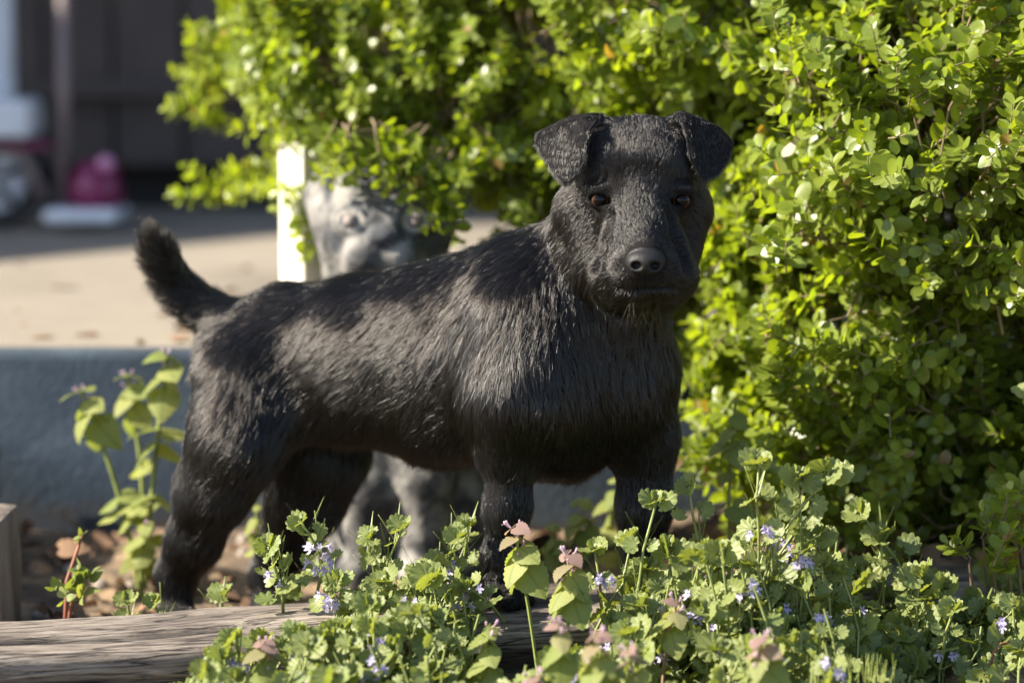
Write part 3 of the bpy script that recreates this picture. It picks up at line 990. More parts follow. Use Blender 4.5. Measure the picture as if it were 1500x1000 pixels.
# ---- the coat: strands laid along the lie of the hair
G = [  # px, py, Y, dx, dy, dY, length mm, lift degrees, curl
    (700, 358, .10, -.75, .45, 0, 34, 16, 1), (770, 330, .08, -.6, .75, 0, 32, 18, 1), (620, 375, .14, -.9, .32, 0, 34, 16, 1), (520, 385, .18, -.95, .25, 0, 32, 18, 1), (430, 405, .22, -1, .15, 0, 26, 18, 1), (365, 430, .25, -1, .15, 0, 24, 20, 1),
    (660, 460, .05, -.65, .75, 0, 32, 13, 1), (560, 460, .10, -.8, .55, 0, 30, 13, 1), (460, 460, .16, -.85, .5, 0, 26, 13, 1), (660, 540, .03, -.6, .8, 0, 30, 12, 1), (540, 550, .1, -.75, .65, 0, 28, 13, 1), (420, 540, .14, -.7, .7, 0, 22, 13, 1),
    (650, 650, .06, -.45, .9, 0, 32, 16, 1.2), (560, 645, .10, -.35, .93, 0, 30, 14, 1.2), (480, 640, .15, -.3, .95, 0, 26, 13, 1.2), (650, 680, .15, -.4, .9, .2, 30, 25, 1.2), (560, 655, .22, -.4, .9, .2, 24, 18, 1.2),
    (780, 460, .0, -.25, .97, 0, 28, 13, 1), (735, 420, .03, -.45, .9, 0, 36, 14, 1), (725, 530, .0, -.2, .97, 0, 24, 11, .8), (790, 560, -.02, .05, 1, 0, 18, 11, .8), (760, 610, -.02, .0, 1, 0, 16, 12, .7),
    (850, 390, .02, -.05, 1, 0, 34, 16, 1), (800, 340, .04, -.4, .9, 0, 34, 16, 1), (860, 470, -.03, .25, .95, 0, 38, 18, 1.2), (930, 460, -.04, .1, 1, 0, 26, 22, 1.2), (940, 540, -.03, .25, .95, 0, 36, 22, 1.3), (890, 560, -.01, .25, .96, 0, 28, 17, 1.2),
    (860, 640, .02, 0, 1, .2, 14, 14, 1), (830, 690, .05, -.2, .9, .4, 20, 20, 1), (990, 500, .05, .3, .95, .2, 24, 15, 1), (985, 600, .08, .2, 1, .1, 14, 14, 1),
    (743, 670, 0, -.05, 1, 0, 11, 13, .6), (743, 750, 0, -.05, 1, 0, 9, 14, .6), (732, 830, 0, -.05, 1, 0, 9, 15, .7), (740, 878, -.01, .7, .7, -.3, 6, 12, .4), (944, 700, .07, 0, 1, 0, 11, 14, .6), (940, 830, .07, 0, 1, 0, 9, 14, .6),
    (340, 560, .14, -.55, .85, 0, 20, 13, .9), (300, 600, .17, -.5, .87, 0, 18, 15, .9), (375, 640, .12, -.45, .9, 0, 18, 13, .9), (320, 710, .14, -.45, .9, 0, 15, 14, .8), (285, 790, .17, -.35, .93, 0, 14, 15, .8), (258, 845, .2, -.1, 1, 0, 12, 15, .7), (262, 900, .19, .5, .8, -.3, 7, 12, .4),
    (460, 680, .24, -.3, 1, 0, 16, 14, .8), (440, 760, .25, -.35, .95, 0, 13, 14, .8), (395, 860, .27, 0, 1, 0, 10, 14, .7),
    (320, 440, .25, -.9, -.15, 0, 24, 18, 1), (300, 480, .27, -.9, .1, 0, 28, 28, 1), (262, 385, .27, -.45, -.85, 0, 20, 20, 1), (225, 400, .27, -.75, -.5, 0, 36, 42, 1.4), (262, 470, .27, -.8, -.1, 0, 34, 40, 1.4), (215, 345, .27, -.3, -.95, 0, 36, 36, 1.6), (230, 335, .27, .0, -1, 0, 20, 40, 1.6),
    (935, 180, -.02, 0, -1, .3, 9, 22, .7), (935, 225, -.06, 0, -1, .2, 12, 26, .8), (900, 240, -.05, -.3, -1, .2, 11, 26, .8), (975, 240, -.05, .3, -1, .2, 11, 26, .8), (935, 275, -.07, 0, -1, 0, 9, 24, .7), (938, 320, -.08, 0, -1, .4, 7, 22, .6),
    (850, 300, -.01, -.5, .75, .3, 13, 24, .9), (862, 350, -.02, -.5, .75, .3, 13, 24, .9), (890, 330, -.05, -.7, .5, .3, 10, 24, .8), (1018, 310, -.01, .5, .8, .3, 9, 16, .6), (1010, 370, -.02, .5, .8, .3, 13, 24, .9), (985, 330, -.05, .7, .5, .3, 10, 24, .8),
    (915, 370, -.11, -.5, -.5, .5, 6.5, 22, .6), (970, 370, -.11, .5, -.5, .5, 6.5, 22, .6), (900, 405, -.09, -.6, .6, .4, 10, 26, .8), (985, 405, -.09, .6, .6, .4, 10, 26, .8), (945, 405, -.12, 0, .8, .2, 5, 22, .4), (932, 436, -.10, 0, 1, .2, 9, 30, .8), (880, 425, -.03, -.2, 1, .2, 14, 20, .8),
    (878, 280, -.06, -.2, -1, .1, 4, 14, .3), (998, 280, -.06, .2, -1, .1, 4, 14, .3), (878, 302, -.06, -.4, .9, .1, 4, 14, .3), (998, 302, -.06, .4, .9, .1, 4, 14, .3),
    (826, 185, -.03, -.1, 1, 0, 5.5, 11, .35), (820, 235, -.05, .1, 1, 0, 5.5, 11, .35), (1045, 190, -.02, .0, 1, 0, 5.5, 11, .35), (1040, 240, -.04, -.1, 1, 0, 5.5, 11, .35), (850, 200, -.05, -.1, 1, 0, 5.5, 11, .35), (1012, 205, -.05, .1, 1, 0, 5.5, 11, .35), (790, 205, -.01, .1, 1, 0, 5.5, 11, .35), (1068, 210, -.01, -.1, 1, 0, 5.5, 11, .35),
]
gp = np.array([P(*g[:3]) for g in G])
gd = np.array([unit((g[3], g[5], -g[4])) for g in G])
gv = np.array([g[6:] for g in G], float)


def coat(N, seed, wild=1.0, lockk=1.0):
    r = np.random.default_rng(seed)
    tri = np.concatenate([DQ[:, [0, 1, 2]], DQ[:, [0, 2, 3]]])
    ok = ~(noseM | eyeM)[tri].any(1)
    tri = tri[ok]
    A, B, C = DV[tri[:, 0]], DV[tri[:, 1]], DV[tri[:, 2]]
    ar = np.linalg.norm(np.cross(B - A, C - A), axis=1)
    cen = (A + B + C) / 3
    head = (cen[:, 2] > P(900, 440, 0)[2]) & (cen[:, 0] > P(785, 300, 0)[0]) & (cen[:, 1] < 0.04)
    wgt = ar * np.where(head, 3.2, 1.0)
    ti = r.choice(len(tri), N, p=wgt / wgt.sum())
    u = r.random((N, 2)); fl = u.sum(1) > 1; u[fl] = 1 - u[fl]
    p = A[ti] + u[:, :1] * (B - A)[ti] + u[:, 1:] * (C - A)[ti]
    n = DN[tri[ti, 0]]
    d = np.zeros((N, 3)); q = np.zeros((N, 3))
    for s0 in range(0, N, 20000):
        s1 = slice(s0, s0 + 20000)
        e = ((p[s1, None] - gp[None]) ** 2).sum(2)
        w = 1 / (e + 2.5e-5) ** 2
        w /= w.sum(1, keepdims=True)
        d[s1] = w @ gd; q[s1] = w @ gv
    d += 0.10 * wild * r.normal(size=(N, 3)) + 0.85 * np.stack([fbm(p * 30 + k * 9.7, 2) for k in range(3)], 1) * np.minimum(q[:, :1] / 20, 1)
    d -= n * (d * n).sum(1, keepdims=True)
    d /= np.linalg.norm(d, axis=1, keepdims=True) + 1e-9
    L = np.where(q[:, 0] > 20, 20 + (q[:, 0] - 20) * .40, q[:, 0]) / 1000 * (0.55 + 0.6 * r.random(N)) * (0.8 + 0.8 * (fbm(p * 40, 2) + .25))
    # short hair close to nose and eyes
    for c, r0 in ((NC, 0.0175), (EYES[0], 0.0115), (EYES[1], 0.0115)):
        L *= np.clip((np.linalg.norm(p - c, axis=1) - r0 * 0.75) / (r0 * 0.6), 0.4, 1)
    # the thin edges of the ears carry only down
    lift = np.radians(q[:, 1] * np.where(q[:, 1] > 30, 1, .72) * (0.45 + wild * r.random(N)))
    S = 5
    tt = np.linspace(0, 1, S)
    bend = np.cross(n, d)
    ph = r.random(N) * 6.28
    pts = np.zeros((N, S, 3))
    k1 = (L * np.cos(lift))[:, None]; k2 = (L * np.sin(lift))[:, None]
    wav = (q[:, 2] * L * 0.10)[:, None]
    for i, x in enumerate(tt):
        h = x * (1 - 0.42 * x)                               # rises, then falls back
        pts[:, i] = p + d * k1 * x + n * k2 * h * 1.3 + bend * wav * np.sin(ph + x * 4.5)[:, None] * x
        pts[:, i, 2] -= (0.10 * L * x * x)
    pts -= (n * 0.0004)[:, None]
    # locks: neighbouring tips gather
    lock = 0.005
    jit = np.stack([fbm(p * 60 + k * 5.1, 2) for k in range(3)], 1) * 0.006
    key = np.floor((p + jit) / np.where(q[:, :1] > 17, 0.0078, 0.0042)).astype(np.int64)
    key -= key.min(0)
    kk = ((key[:, 0] * 4096 + key[:, 1]) * 4096 + key[:, 2]) * 2 + (q[:, 0] > 17)
    _, inv = np.unique(kk, return_inverse=True)
    inv = inv.ravel()
    cnt = np.bincount(inv)
    off = pts - p[:, None]
    g = (r.random(len(cnt)) * 0.45 + 0.42) * lockk
    amt = np.clip(q[:, 0] / 22, 0.15, 1.0) * g[inv]
    stray = r.normal(size=(len(cnt), 3))[inv] * 0.075
    dn = (stray * n).sum(1, keepdims=True)
    stray -= n * np.minimum(dn, 0)
    stray *= np.clip(q[:, :1] / 22, 0.25, 1) * L[:, None]
    for i in range(1, S):
        pts[:, i] += stray * tt[i] ** 1.4
    for i in range(1, S):
        mean = np.stack([np.bincount(inv, pts[:, i, c]) / cnt for c in range(3)], 1)[inv]
        pts[:, i] += (mean - pts[:, i]) * (amt * tt[i] ** 1.3)[:, None]
    return pts, L, q[:, 0]


t = NT('dog_hair')
hb = t.n('BsdfHairPrincipled')
hb.model = 'CHIANG'
hb.parametrization = 'COLOR'
hb.inputs['Color'].default_value = (0.0023, 0.0016, 0.0012, 1)
hb.inputs['Roughness'].default_value = 0.15
hb.inputs['Radial Roughness'].default_value = 0.35
hb.inputs['Random Roughness'].default_value = 0.3
t.l(hb.outputs[0], t.out.inputs[0])
M_HAIR = t.m


def hair_obj(name, pts, rad, mat_, parent, T):
    N, S = pts.shape[:2]
    hc_ = bpy.data.hair_curves.new(name)
    hc_.add_curves([S] * N)
    hc_.attributes['position'].data.foreach_set('vector', (pts - T).astype(np.float32).ravel())
    ra = hc_.attributes.get('radius') or hc_.attributes.new('radius', 'FLOAT', 'POINT')
    tp = 1 - 0.75 * np.linspace(0, 1, S) ** 1.5
    ra.data.foreach_set('value', (rad[:, None] * tp).astype(np.float32).ravel())
    hc_.materials.append(mat_)
    return obj(name, hc_, parent)


pts, L, ql = coat(260000, 5)
rad = 0.00010 + 0.0022 * np.minimum(L, 0.03)
p2, L2, _ = coat(40000, 6, 1.8, 0.6)
pts = np.concatenate([pts, p2])
rad = np.concatenate([rad, 0.00017 + 0.003 * np.minimum(L2, 0.03)])
hair_obj('fur', pts, rad, M_HAIR, dog, T0)
# pale hairs under the chin
r_ = np.random.default_rng(9)
wp = []
for i in range(60):
    h = D.hit(r_.uniform(905, 965), r_.uniform(436, 470))
    if h is None: continue
    a = unit((r_.normal() * 0.7, -0.6, -1)) * r_.uniform(0.008, 0.020)
    wp.append([h + a * x + np.array([0, 0, -0.004 * x * x]) for x in np.linspace(0, 1, 5)])
for i in range(14):
    h = D.hit(r_.uniform(900, 945), r_.uniform(560, 600))
    if h is None: continue
    a = unit((r_.normal() * 0.6 + .3, -0.6, -0.8)) * r_.uniform(0.014, 0.028)
    wp.append([h + a * x + np.array([0, 0, 0.004 * x * x]) for x in np.linspace(0, 1, 5)])
t = NT('pale_hair')
hb = t.n('BsdfHairPrincipled'); hb.model = 'CHIANG'; hb.parametrization = 'MELANIN'
hb.inputs['Melanin'].default_value = 0.25; hb.inputs['Roughness'].default_value = 0.4
t.l(hb.outputs[0], t.out.inputs[0])
wh = hair_obj('white_hair', np.array(wp), np.full(len(wp), 0.00015), t.m, dog, T0)
wh['label'] = 'few pale hairs under the chin and on the chest'
# ================================================================= plants
def strip_leaf(rows, fold=0.25, droop=0.25, cup=0.0):
    """leaf along +y, face towards +z; rows = [(y, half width, z ripple)]"""
    v = []; uvx = []
    L = rows[-1][0]
    for i, (y, w_, rz) in enumerate(rows):
        t_ = max(0, y / L)
        z0 = -droop * t_ * t_ * L
        zs = w_ * fold - cup * w_ * w_
        v += [(-w_, y, z0 + zs + rz), (0, y if i else max(y, 0), z0), (w_, y, z0 + zs + rz)]
        wm = max(1e-6, max(r[1] for r in rows))
        uvx += [(-w_ / wm * .5, y / L, 0), (0, y / L, 0), (w_ / wm * .5, y / L, 0)]
    f = []
    for i in range(len(rows) - 1):
        a = 3 * i
        for s in (0, 1):
            f += [(a + s, a + s + 1, a + s + 4), (a + s, a + s + 4, a + s + 3)]
    return np.array(v, float), np.array(f), np.array(uvx, float)


def box_leaf(k):
    r = np.random.default_rng(k)
    n = 7
    rows = []
    for i in range(n):
        t_ = i / (n - 1)
        w_ = 0.35 * (math.sin(math.pi * (t_ * .94 + .03)) ** 0.62) * (0.72 + 0.45 * t_) if 0 < i < n - 1 else (0.03 if i == 0 else 0.07)
        rows.append((t_, w_, 0))
    return strip_leaf(rows, fold=r.uniform(0.05, 0.4), droop=r.uniform(-0.12, 0.3), cup=r.uniform(-.3, .9))


def nettle_leaf(k):
    r = np.random.default_rng(k)
    rows = [(-0.13, 0.24, 0.0)]
    n = 11
    for i in range(n):
        t_ = i / (n - 1)
        w_ = 0.58 * (1 - t_) ** 0.62 * (0.72 + 1.15 * t_ * (1 - t_) + .1)
        w_ *= 1.0 + (0.055 if i % 2 else -0.055)
        rows.append((t_, max(w_, 0.02), 0.022 * (1 if i % 2 else -1)))
    rows[1] = (0.0, 0.44, 0.0)
    return strip_leaf(rows, fold=r.uniform(-0.12, 0.28), droop=r.uniform(0.1, 0.4), cup=r.uniform(0.2, .6))


def ivy_leaf(k):
    """kidney shaped, bluntly toothed, with raised ribs; petiole at the notch at the origin, blade along +y"""
    r = np.random.default_rng(k)
    nl = 9
    B = 3 * nl
    ph = np.linspace(-math.pi * .93, math.pi * .93, B)
    c0 = np.array([0, 0.42, 0])
    rb = 0.52 * (1 - 0.30 * np.exp(-((np.abs(ph) - math.pi) / 0.5) ** 2))
    rb = rb * (1 + np.take([-.12, .05, .06], np.arange(B) % 3)) * (1 + 0.025 * r.normal(size=B))
    cup = r.uniform(-0.25, 0.2); fold = r.uniform(-0.1, 0.2); cr = r.uniform(.02, .045)
    v = [(0, 0.06, 0.0)]; uv = [(0, 0, 0)]
    for rad, crump in ((0.5, .5), (0.80, 1.0), (1.0, 1.0)):
        for i in range(B):
            x = rb[i] * rad * math.sin(ph[i]); y = c0[1] + rb[i] * rad * math.cos(ph[i])
            if rad < .6: y = 0.06 + (y - 0.06) * .9
            z = cup * (rad * .5) ** 2 * 1.6 + fold * abs(x) * .5 + crump * cr * (-1.4 if i % 3 == 0 else .7) + (0.03 * r.normal() if rad > .9 else 0)
            v.append((x * 1.06, y, z)); uv.append((ph[i] / math.pi, rad, 0))
    f = []
    for i in range(B - 1):
        f.append((0, 2 + i, 1 + i))
        for q in (0, 1):
            a = 1 + q * B + i; b = a + B
            f += [(a, a + 1, b), (a + 1, b + 1, b)]
    return np.array(v), np.array(f), np.array(uv)


def bud_leaf(k):
    v, f, uv = ivy_leaf(k + 50)
    v = v.copy()
    v[:, 2] += 0.9 * v[:, 0] ** 2 + 0.25 * v[:, 1] ** 2      # half closed
    return v, f, uv


def ivy_flower(k):
    """tube with a two lobed upper and a spreading lower lip, opening towards +y"""
    r = np.random.default_rng(k)
    tv, tf = tube([(0, 0, 0), (0, .35, .03), (0, .72, .05)], [.06, .09, .17], 6, False)
    v = [tuple(x) for x in tv]; f = []
    for q in tf:
        f += [(q[0], q[1], q[2]), (q[0], q[2], q[3])]
    uv = [(0, 0, 0)] * len(v)
    for ang, ln, wd in ((-90, .62, .30), (-35, .42, .22), (-145, .42, .22), (60, .30, .18), (120, .30, .18)):
        a = R(ang + r.uniform(-8, 8))
        e = np.array([math.cos(a), 0.15, math.sin(a)]); s = np.array([-math.sin(a), 0, math.cos(a)])
        b0 = np.array([0, .70, .05]) + e * .10
        n0 = len(v)
        for p, ww in ((b0, .10), (b0 + e * ln * .6, wd * .5), (b0 + e * ln + np.array([0, .12, 0]), wd * .42)):
            v += [tuple(p - s * ww), tuple(p + s * ww)]
            uv += [(0, 0, 0), (0, 0, 0)]
        v.append(tuple(b0 + e * ln * 0.9 + np.array([0, .05, 0]))); uv.append((0, 0, 0))
        f += [(n0, n0 + 1, n0 + 3), (n0, n0 + 3, n0 + 2), (n0 + 2, n0 + 3, n0 + 6), (n0 + 2, n0 + 6, n0 + 4), (n0 + 3, n0 + 5, n0 + 6)]
    return np.array(v), np.array(f), np.array(uv, float)


def nettle_flower(k):
    tv, tf = tube([(0, 0, 0), (0, .4, .05), (0, .8, .16), (0, 1.0, .30), (0, 1.05, .40)], [.07, .09, .16, .17, .05], 6, False)
    f = []
    for q in tf:
        f += [(q[0], q[1], q[2]), (q[0], q[2], q[3])]
    n = len(tv)
    v = np.concatenate([tv, [(-.12, .85, .02), (.12, .85, .02), (0, 1.15, -.22), (-.14, 1.1, -.18), (.14, 1.1, -.18)]])
    f += [(n, n + 1, n + 2), (n, n + 2, n + 3), (n + 1, n + 4, n + 2)]
    return v, np.array(f), np.zeros((len(v), 3))


TPL = {}
for nm_, fn_, cnt_ in (('box', box_leaf, 6), ('nettle', nettle_leaf, 4), ('ivy', ivy_leaf, 6), ('bud', bud_leaf, 3), ('ivyflower', ivy_flower, 3), ('nettleflower', nettle_flower, 1)):
    for k_ in range(cnt_):
        TPL[nm_, k_] = fn_(k_)
NT_ = {'box': 6, 'nettle': 4, 'ivy': 6, 'bud': 3, 'ivyflower': 3, 'nettleflower': 1}


class Bunch:
    """many leaves gathered into one mesh"""
    def __init__(s): s.it = {}; s.raw = []

    def add(s, key, Rm, T, rnd, tint=0.0):
        s.it.setdefault(key, []).append((Rm, T, rnd, tint))

    def tube(s, pts, rads, n=5, rnd=.5):
        s.raw.append((*tube(pts, rads, n, False), rnd))

    def build(s, name, m, parent=None, M=None, origin=(0, 0, 0)):
        V = []; Fc = []; RN = []; UV = []; o = 0
        for key, lst in s.it.items():
            v, f, uv = TPL[key]
            Rm = np.array([a[0] for a in lst]); T = np.array([a[1] for a in lst])
            w_ = np.einsum('nij,kj->nki', Rm, v) + T[:, None]
            n, k = w_.shape[:2]
            V.append(w_.reshape(-1, 3))
            Fc.append((f[None] + (np.arange(n) * k)[:, None, None]).reshape(-1, 3) + o)
            RN.append(np.repeat([a[2] for a in lst], k))
            u_ = np.repeat(uv[None], n, 0); u_[:, :, 2] = np.array([a[3] for a in lst])[:, None]
            UV.append(u_.reshape(-1, 3))
            o += n * k
        for v, f, rn in s.raw:
            V.append(v); f = np.array(f)
            Fc.append(np.concatenate([f[:, [0, 1, 2]], f[:, [0, 2, 3]]]) + o)
            RN.append(np.full(len(v), rn)); UV.append(np.zeros((len(v), 3))); o += len(v)
        V = np.concatenate(V) - np.asarray(origin, float)
        me = mesh_data(name, V, np.concatenate(Fc), m, True, {'rnd': ('FLOAT', np.concatenate(RN)), 'leafuv': ('FLOAT_VECTOR', np.concatenate(UV))})
        return obj(name, me, parent, M)


_cache = {}


def leaf_data(kind, k, rq, m, tint=0.0):
    """mesh data shared by alike single leaves"""
    key = (kind, k, rq, m.name, tint)
    if key not in _cache:
        v, f, uv = TPL[kind, k]
        uv = uv.copy(); uv[:, 2] = tint
        _cache[key] = mesh_data(kind + '_leaf', v, f, m, True, {'rnd': ('FLOAT', np.full(len(v), rq)), 'leafuv': ('FLOAT_VECTOR', uv)})
    return _cache[key]


M_BOX = leaf_mat('box_leaf', (0.075, 0.126, 0.011), (0.245, 0.285, 0.017), (2.2, 2.2, 0.5), 0.36, 0.45, vein=(0.16, 0.21, 0.05), spec=0.5, vscale=0, tip=(0.23, 0.15, 0.06))
M_IVY = leaf_mat('ivy_leaf', (0.110, 0.160, 0.030), (0.240, 0.268, 0.068), (1.8, 1.75, 0.6), 0.5, 0.36, vein=(0.17, 0.21, 0.09), spec=0.4, vscale=0)
M_NET = leaf_mat('nettle_leaf', (0.190, 0.230, 0.062), (0.270, 0.290, 0.095), (1.6, 1.6, 0.9), 0.6, 0.42, vein=(0.10, 0.13, 0.03), spec=0.3, tip=(0.27, 0.18, 0.165), vscale=8)
M_STEM = simple('green_stem', (0.20, 0.23, 0.06), 0.5, (0.13, 0.16, 0.04), 60)
M_STEMR = simple('brown_stem', (0.24, 0.15, 0.07), 0.6, (0.16, 0.10, 0.05), 60)
M_TWIG = simple('box_twig', (0.22, 0.165, 0.09), 0.8, (0.12, 0.085, 0.05), 60, 0.3)
M_RED = simple('red_twig', (0.26, 0.085, 0.045), 0.6, (0.16, 0.06, 0.035), 70)
t = leaf_mat('ivy_petal', (0.42, 0.38, 0.60), (0.60, 0.55, 0.74), (1.2, 1.1, 1.2), 0.6, 0.35, spec=0.2)
M_VIO = t
M_PNKF = leaf_mat('nettle_petal', (0.52, 0.36, 0.46), (0.62, 0.48, 0.56), (1.2, 1.1, 1.2), 0.6, 0.35, spec=0.2)

UP = np.array([0, 0, 1.0])


def rnd_unit(r):
    v = r.normal(size=3)
    return v / np.linalg.norm(v)


# ---------------------------------------------------------------- box hedge
BLOBS = [  # centre, radii: swelling masses of the hedge
    ((0.64, 0.40, 0.14), (0.34, 0.36, 0.34)), ((0.46, 0.36, 0.42), (0.26, 0.34, 0.24)), ((0.80, 0.36, 0.46), (0.36, 0.38, 0.36)), ((0.30, 0.60, 0.62), (0.34, 0.34, 0.26)),
    ((0.12, 0.74, 0.54), (0.28, 0.26, 0.20)), ((0.02, 0.88, 0.72), (0.30, 0.26, 0.22)), ((-0.18, 0.92, 0.56), (0.22, 0.20, 0.145)), ((-0.28, 0.98, 0.70), (0.16, 0.18, 0.14)),
    ((0.66, 0.58, 0.78), (0.46, 0.44, 0.30)), ((1.15, 0.50, 0.40), (0.40, 0.45, 0.55)), ((0.38, 0.40, 0.18), (0.18, 0.28, 0.20)), ((0.22, 0.66, 0.36), (0.22, 0.22, 0.16)), ((-0.16, 0.66, 0.52), (0.17, 0.12, 0.12)), ((-0.05, 0.60, 0.475), (0.14, 0.10, 0.085)),
]
bc = np.array([b[0] for b in BLOBS]); br = np.array([b[1] for b in BLOBS])


def inside(p, shrink=1.0):
    e = (((np.asarray(p)[..., None, :] - bc) / (br * shrink)) ** 2).sum(-1)
    return e.min(-1) < 1


rb_ = np.random.default_rng(21)
leaves = []      # (R, T, scale-included, rnd, variant)
twigs = Bunch()


def sprig(p, d, n, size, r, keep):
    """a shoot with opposite pairs of leaves, each pair turned against the last"""
    d = unit(d)
    sag = -0.25 * r.random()
    pts = [p]
    sp = size * r.uniform(0.34, 0.48)
    roll = r.uniform(0, 6.28)
    young = r.random()
    for i in range(n):
        d = unit(d + np.array([0, 0, 0.05 + sag * 0.1]) + 0.07 * r.normal(size=3))
        p = p + d * sp
        pts.append(p)
        Fm = frame(d, UP)
        a = roll + (i % 2) * math.pi / 2
        for s in (0, math.pi):
            rad = math.cos(a + s) * Fm[:, 0] + math.sin(a + s) * Fm[:, 2]
            op = 0.55 if i < n - 1 else 1.1
            ld = unit(rad + d * op + UP * 0.12 + 0.16 * r.normal(size=3))
            ln_v = unit(d * 0.9 - rad * 0.45 + UP * 0.30 + SUN * 0.55 + 0.22 * r.normal(size=3))
            sz = size * (1.0 if i < n - 2 else (0.86 if i < n - 1 else 0.62)) * r.uniform(0.82, 1.12)
            Rm = frame(ld, ln_v) * sz
            rn = np.clip(0.30 + 0.40 * young + 0.28 * (i / n) + 0.12 * r.normal(), 0, 1)
            keep.append((Rm, p + rad * 0.0008, rn, int(r.integers(6))))
    twigs.tube(pts, np.linspace(0.0011, 0.0006, len(pts)), 4, .5)


branch_tips = []
tot_area = (br[:, 0] * br[:, 2]).sum()
for (c, rr) in BLOBS:
    c = np.array(c); rr = np.array(rr)
    nb = int(1150 * rr[0] * rr[2] / 0.1)
    for _ in range(nb):
        u_ = rnd_unit(rb_)
        if u_[1] > 0.35 and rb_.random() < .75: continue
        dep = 1 - 0.42 * rb_.random() ** 1.5
        # bulging clumps and hollows
        wob = 1 + 0.16 * fbm((c + u_ * rr)[None] * 9, 2)[0] + 0.05 * rb_.normal()
        p = c + u_ * rr * dep * wob
        if inside(p, 0.72 if dep > .85 else .52): continue
        if p[2] < 0.03 or p[1] < (-0.03 if p[0] > 0.27 else 0.14): continue
        nrm = unit(u_ / rr)
        if fbm(p[None] * np.array([8, 8, 11.0]), 3)[0] < -0.03 and dep > 0.7: continue
        branch_tips.append((p, nrm, dep))
for p, nrm, dep in branch_tips:
    ns = int(rb_.integers(2, 5))
    for _ in range(ns):
        d = unit(nrm * 0.8 + UP * 0.30 + 0.55 * rb_.normal(size=3))
        p0 = p + 0.018 * rb_.normal(size=3) - d * 0.03
        sprig(p0, d, int(rb_.integers(4, 9)), rb_.uniform(0.0165, 0.0225), rb_, leaves)
    # the twig behind
    q = p - nrm * 0.10 + 0.02 * rb_.normal(size=3) - UP * 0.03
    twigs.tube([q, (p + q) / 2 + 0.008 * rb_.normal(size=3), p - nrm * .025], [0.0020, 0.0015, 0.0010], 5, .5)
# shoots that stand out over the white post and at the left edge
for px, py, dy, dx_, dz_ in ((262, 298, .86, -1, -.2), (300, 280, .86, -1, -.1), (275, 270, .88, -.9, .1), (330, 262, .84, -1, -.15), (355, 300, .82, -.8, -.5), (250, 150, .92, -1, .1), (262, 110, .92, -1, .2), (245, 165, .92, -.9, -.3), (280, 190, .9, -1, -.2),
                             (425, 305, .585, -.8, -.5), (448, 385, .585, -.6, -.6), (452, 362, .585, .2, -.8), (415, 285, .60, -.9, -.2), (468, 262, .44, -.5, -.6), (560, 262, .42, .1, -.6), (500, 258, .42, -.1, -.7), (532, 268, .42, .2, -.7), (578, 280, .42, -.1, -.7), (600, 292, .42, .1, -.7), (628, 305, .42, -.2, -.7), (545, 255, .44, -.4, -.5), (612, 290, .42, -.2, -.6), (640, 328, .42, -.3, -.5), (660, 348, .42, .1, -.6), (655, 315, .42, .2, -.4), (395, 270, .75, -1, -.1), (365, 285, .78, -1, -.3), (585, 268, .42, -.2, -.5)):
    tip = P(px, py, dy)
    d = unit((dx_, -.15, dz_))
    p0 = tip - d * 0.05
    sprig(p0, d, 7, 0.019, rb_, leaves)
    q = p0 - unit((dx_ * .8, -.7, -.2)) * 0.06
    twigs.tube([q, (p0 + q) / 2 + .006 * rb_.normal(size=3), p0], [0.002, 0.0016, 0.0011], 5, .5)
    for _ in range(2):
        sprig((p0 * .6 + q * .4) + 0.006 * rb_.normal(size=3), unit(d + 0.6 * rb_.normal(size=3)), 5, 0.018, rb_, leaves)
# shoots at the foot, catching the sun
for px, py, dy in ((1470, 745, .02), (1440, 770, .02), (1490, 790, .0), (1455, 810, .0), (1420, 800, .02), (1490, 720, .04), (1480, 830, .0)):
    for _ in range(2):
        sprig(P(px + rb_.normal() * 6, py + 18, dy + .01 * rb_.normal()), unit((0.4 * rb_.normal(), -.35, .8)), 4, 0.019, rb_, leaves)
    twigs.tube([P(px + 10, py + 110, dy + .04), P(px + 4, py + 60, dy + .02), P(px, py + 18, dy)], [.0022, .0018, .0012], 5, .5)

hb0 = np.array([0.55, 0.62, -0.03])
hedge = empty('box_hedge', hb0, 'dense box hedge with small glossy yellow green leaves behind the dog', 'hedge')
# trunks and limbs
rt = np.random.default_rng(4)
for base, tip in (((0.55, .62, -.06), (0.30, .62, .60)), ((0.60, .60, -.06), (0.62, .50, .50)), ((0.50, .66, -.06), (0.02, .88, .66)), ((0.70, .6, -.06), (0.95, .5, .6)), ((0.48, .64, -.06), (-.22, .93, .58)), ((.66, .66, -.06), (.7, .7, .85))):
    base = np.array(base); tip = np.array(tip)
    n = 9
    tt = np.linspace(0, 1, n)[:, None]
    pts_ = base + (tip - base) * tt + np.array([0, 0, 0.10]) * (tt * (1 - tt)) * 2 + 0.012 * rt.normal(size=(n, 3)) * (tt > 0)
    v, f = tube(pts_ - hb0, np.linspace(0.014, 0.004, n), 8)
    obj('trunk', mesh_data('trunk', v, f, M_TWIG), hedge)
tw = twigs.build('twigs', M_TWIG, hedge, None, hb0)
tw['kind'] = 'stuff'
# the leaves that show largest are single parts, the rest one mass
T = np.array([l[1] for l in leaves])
rel = T - CAM
dpt = rel @ _cf
pxs = 750 + FPX * rel[:, 0] / dpt; pys = 500 - FPX * (rel @ _cu) / dpt
Rl = np.array([l[0] for l in leaves])
facing = np.abs(np.einsum('nc,nc->n', Rl[:, :, 2], -rel)) / np.linalg.norm(rel, axis=1)
score = facing / dpt
vis = (pxs > 1050) & (pxs < 1490) & (pys > 10) & (pys < 720) | (pxs > 560) & (pxs < 1050) & (pys > 8) & (pys < 160)
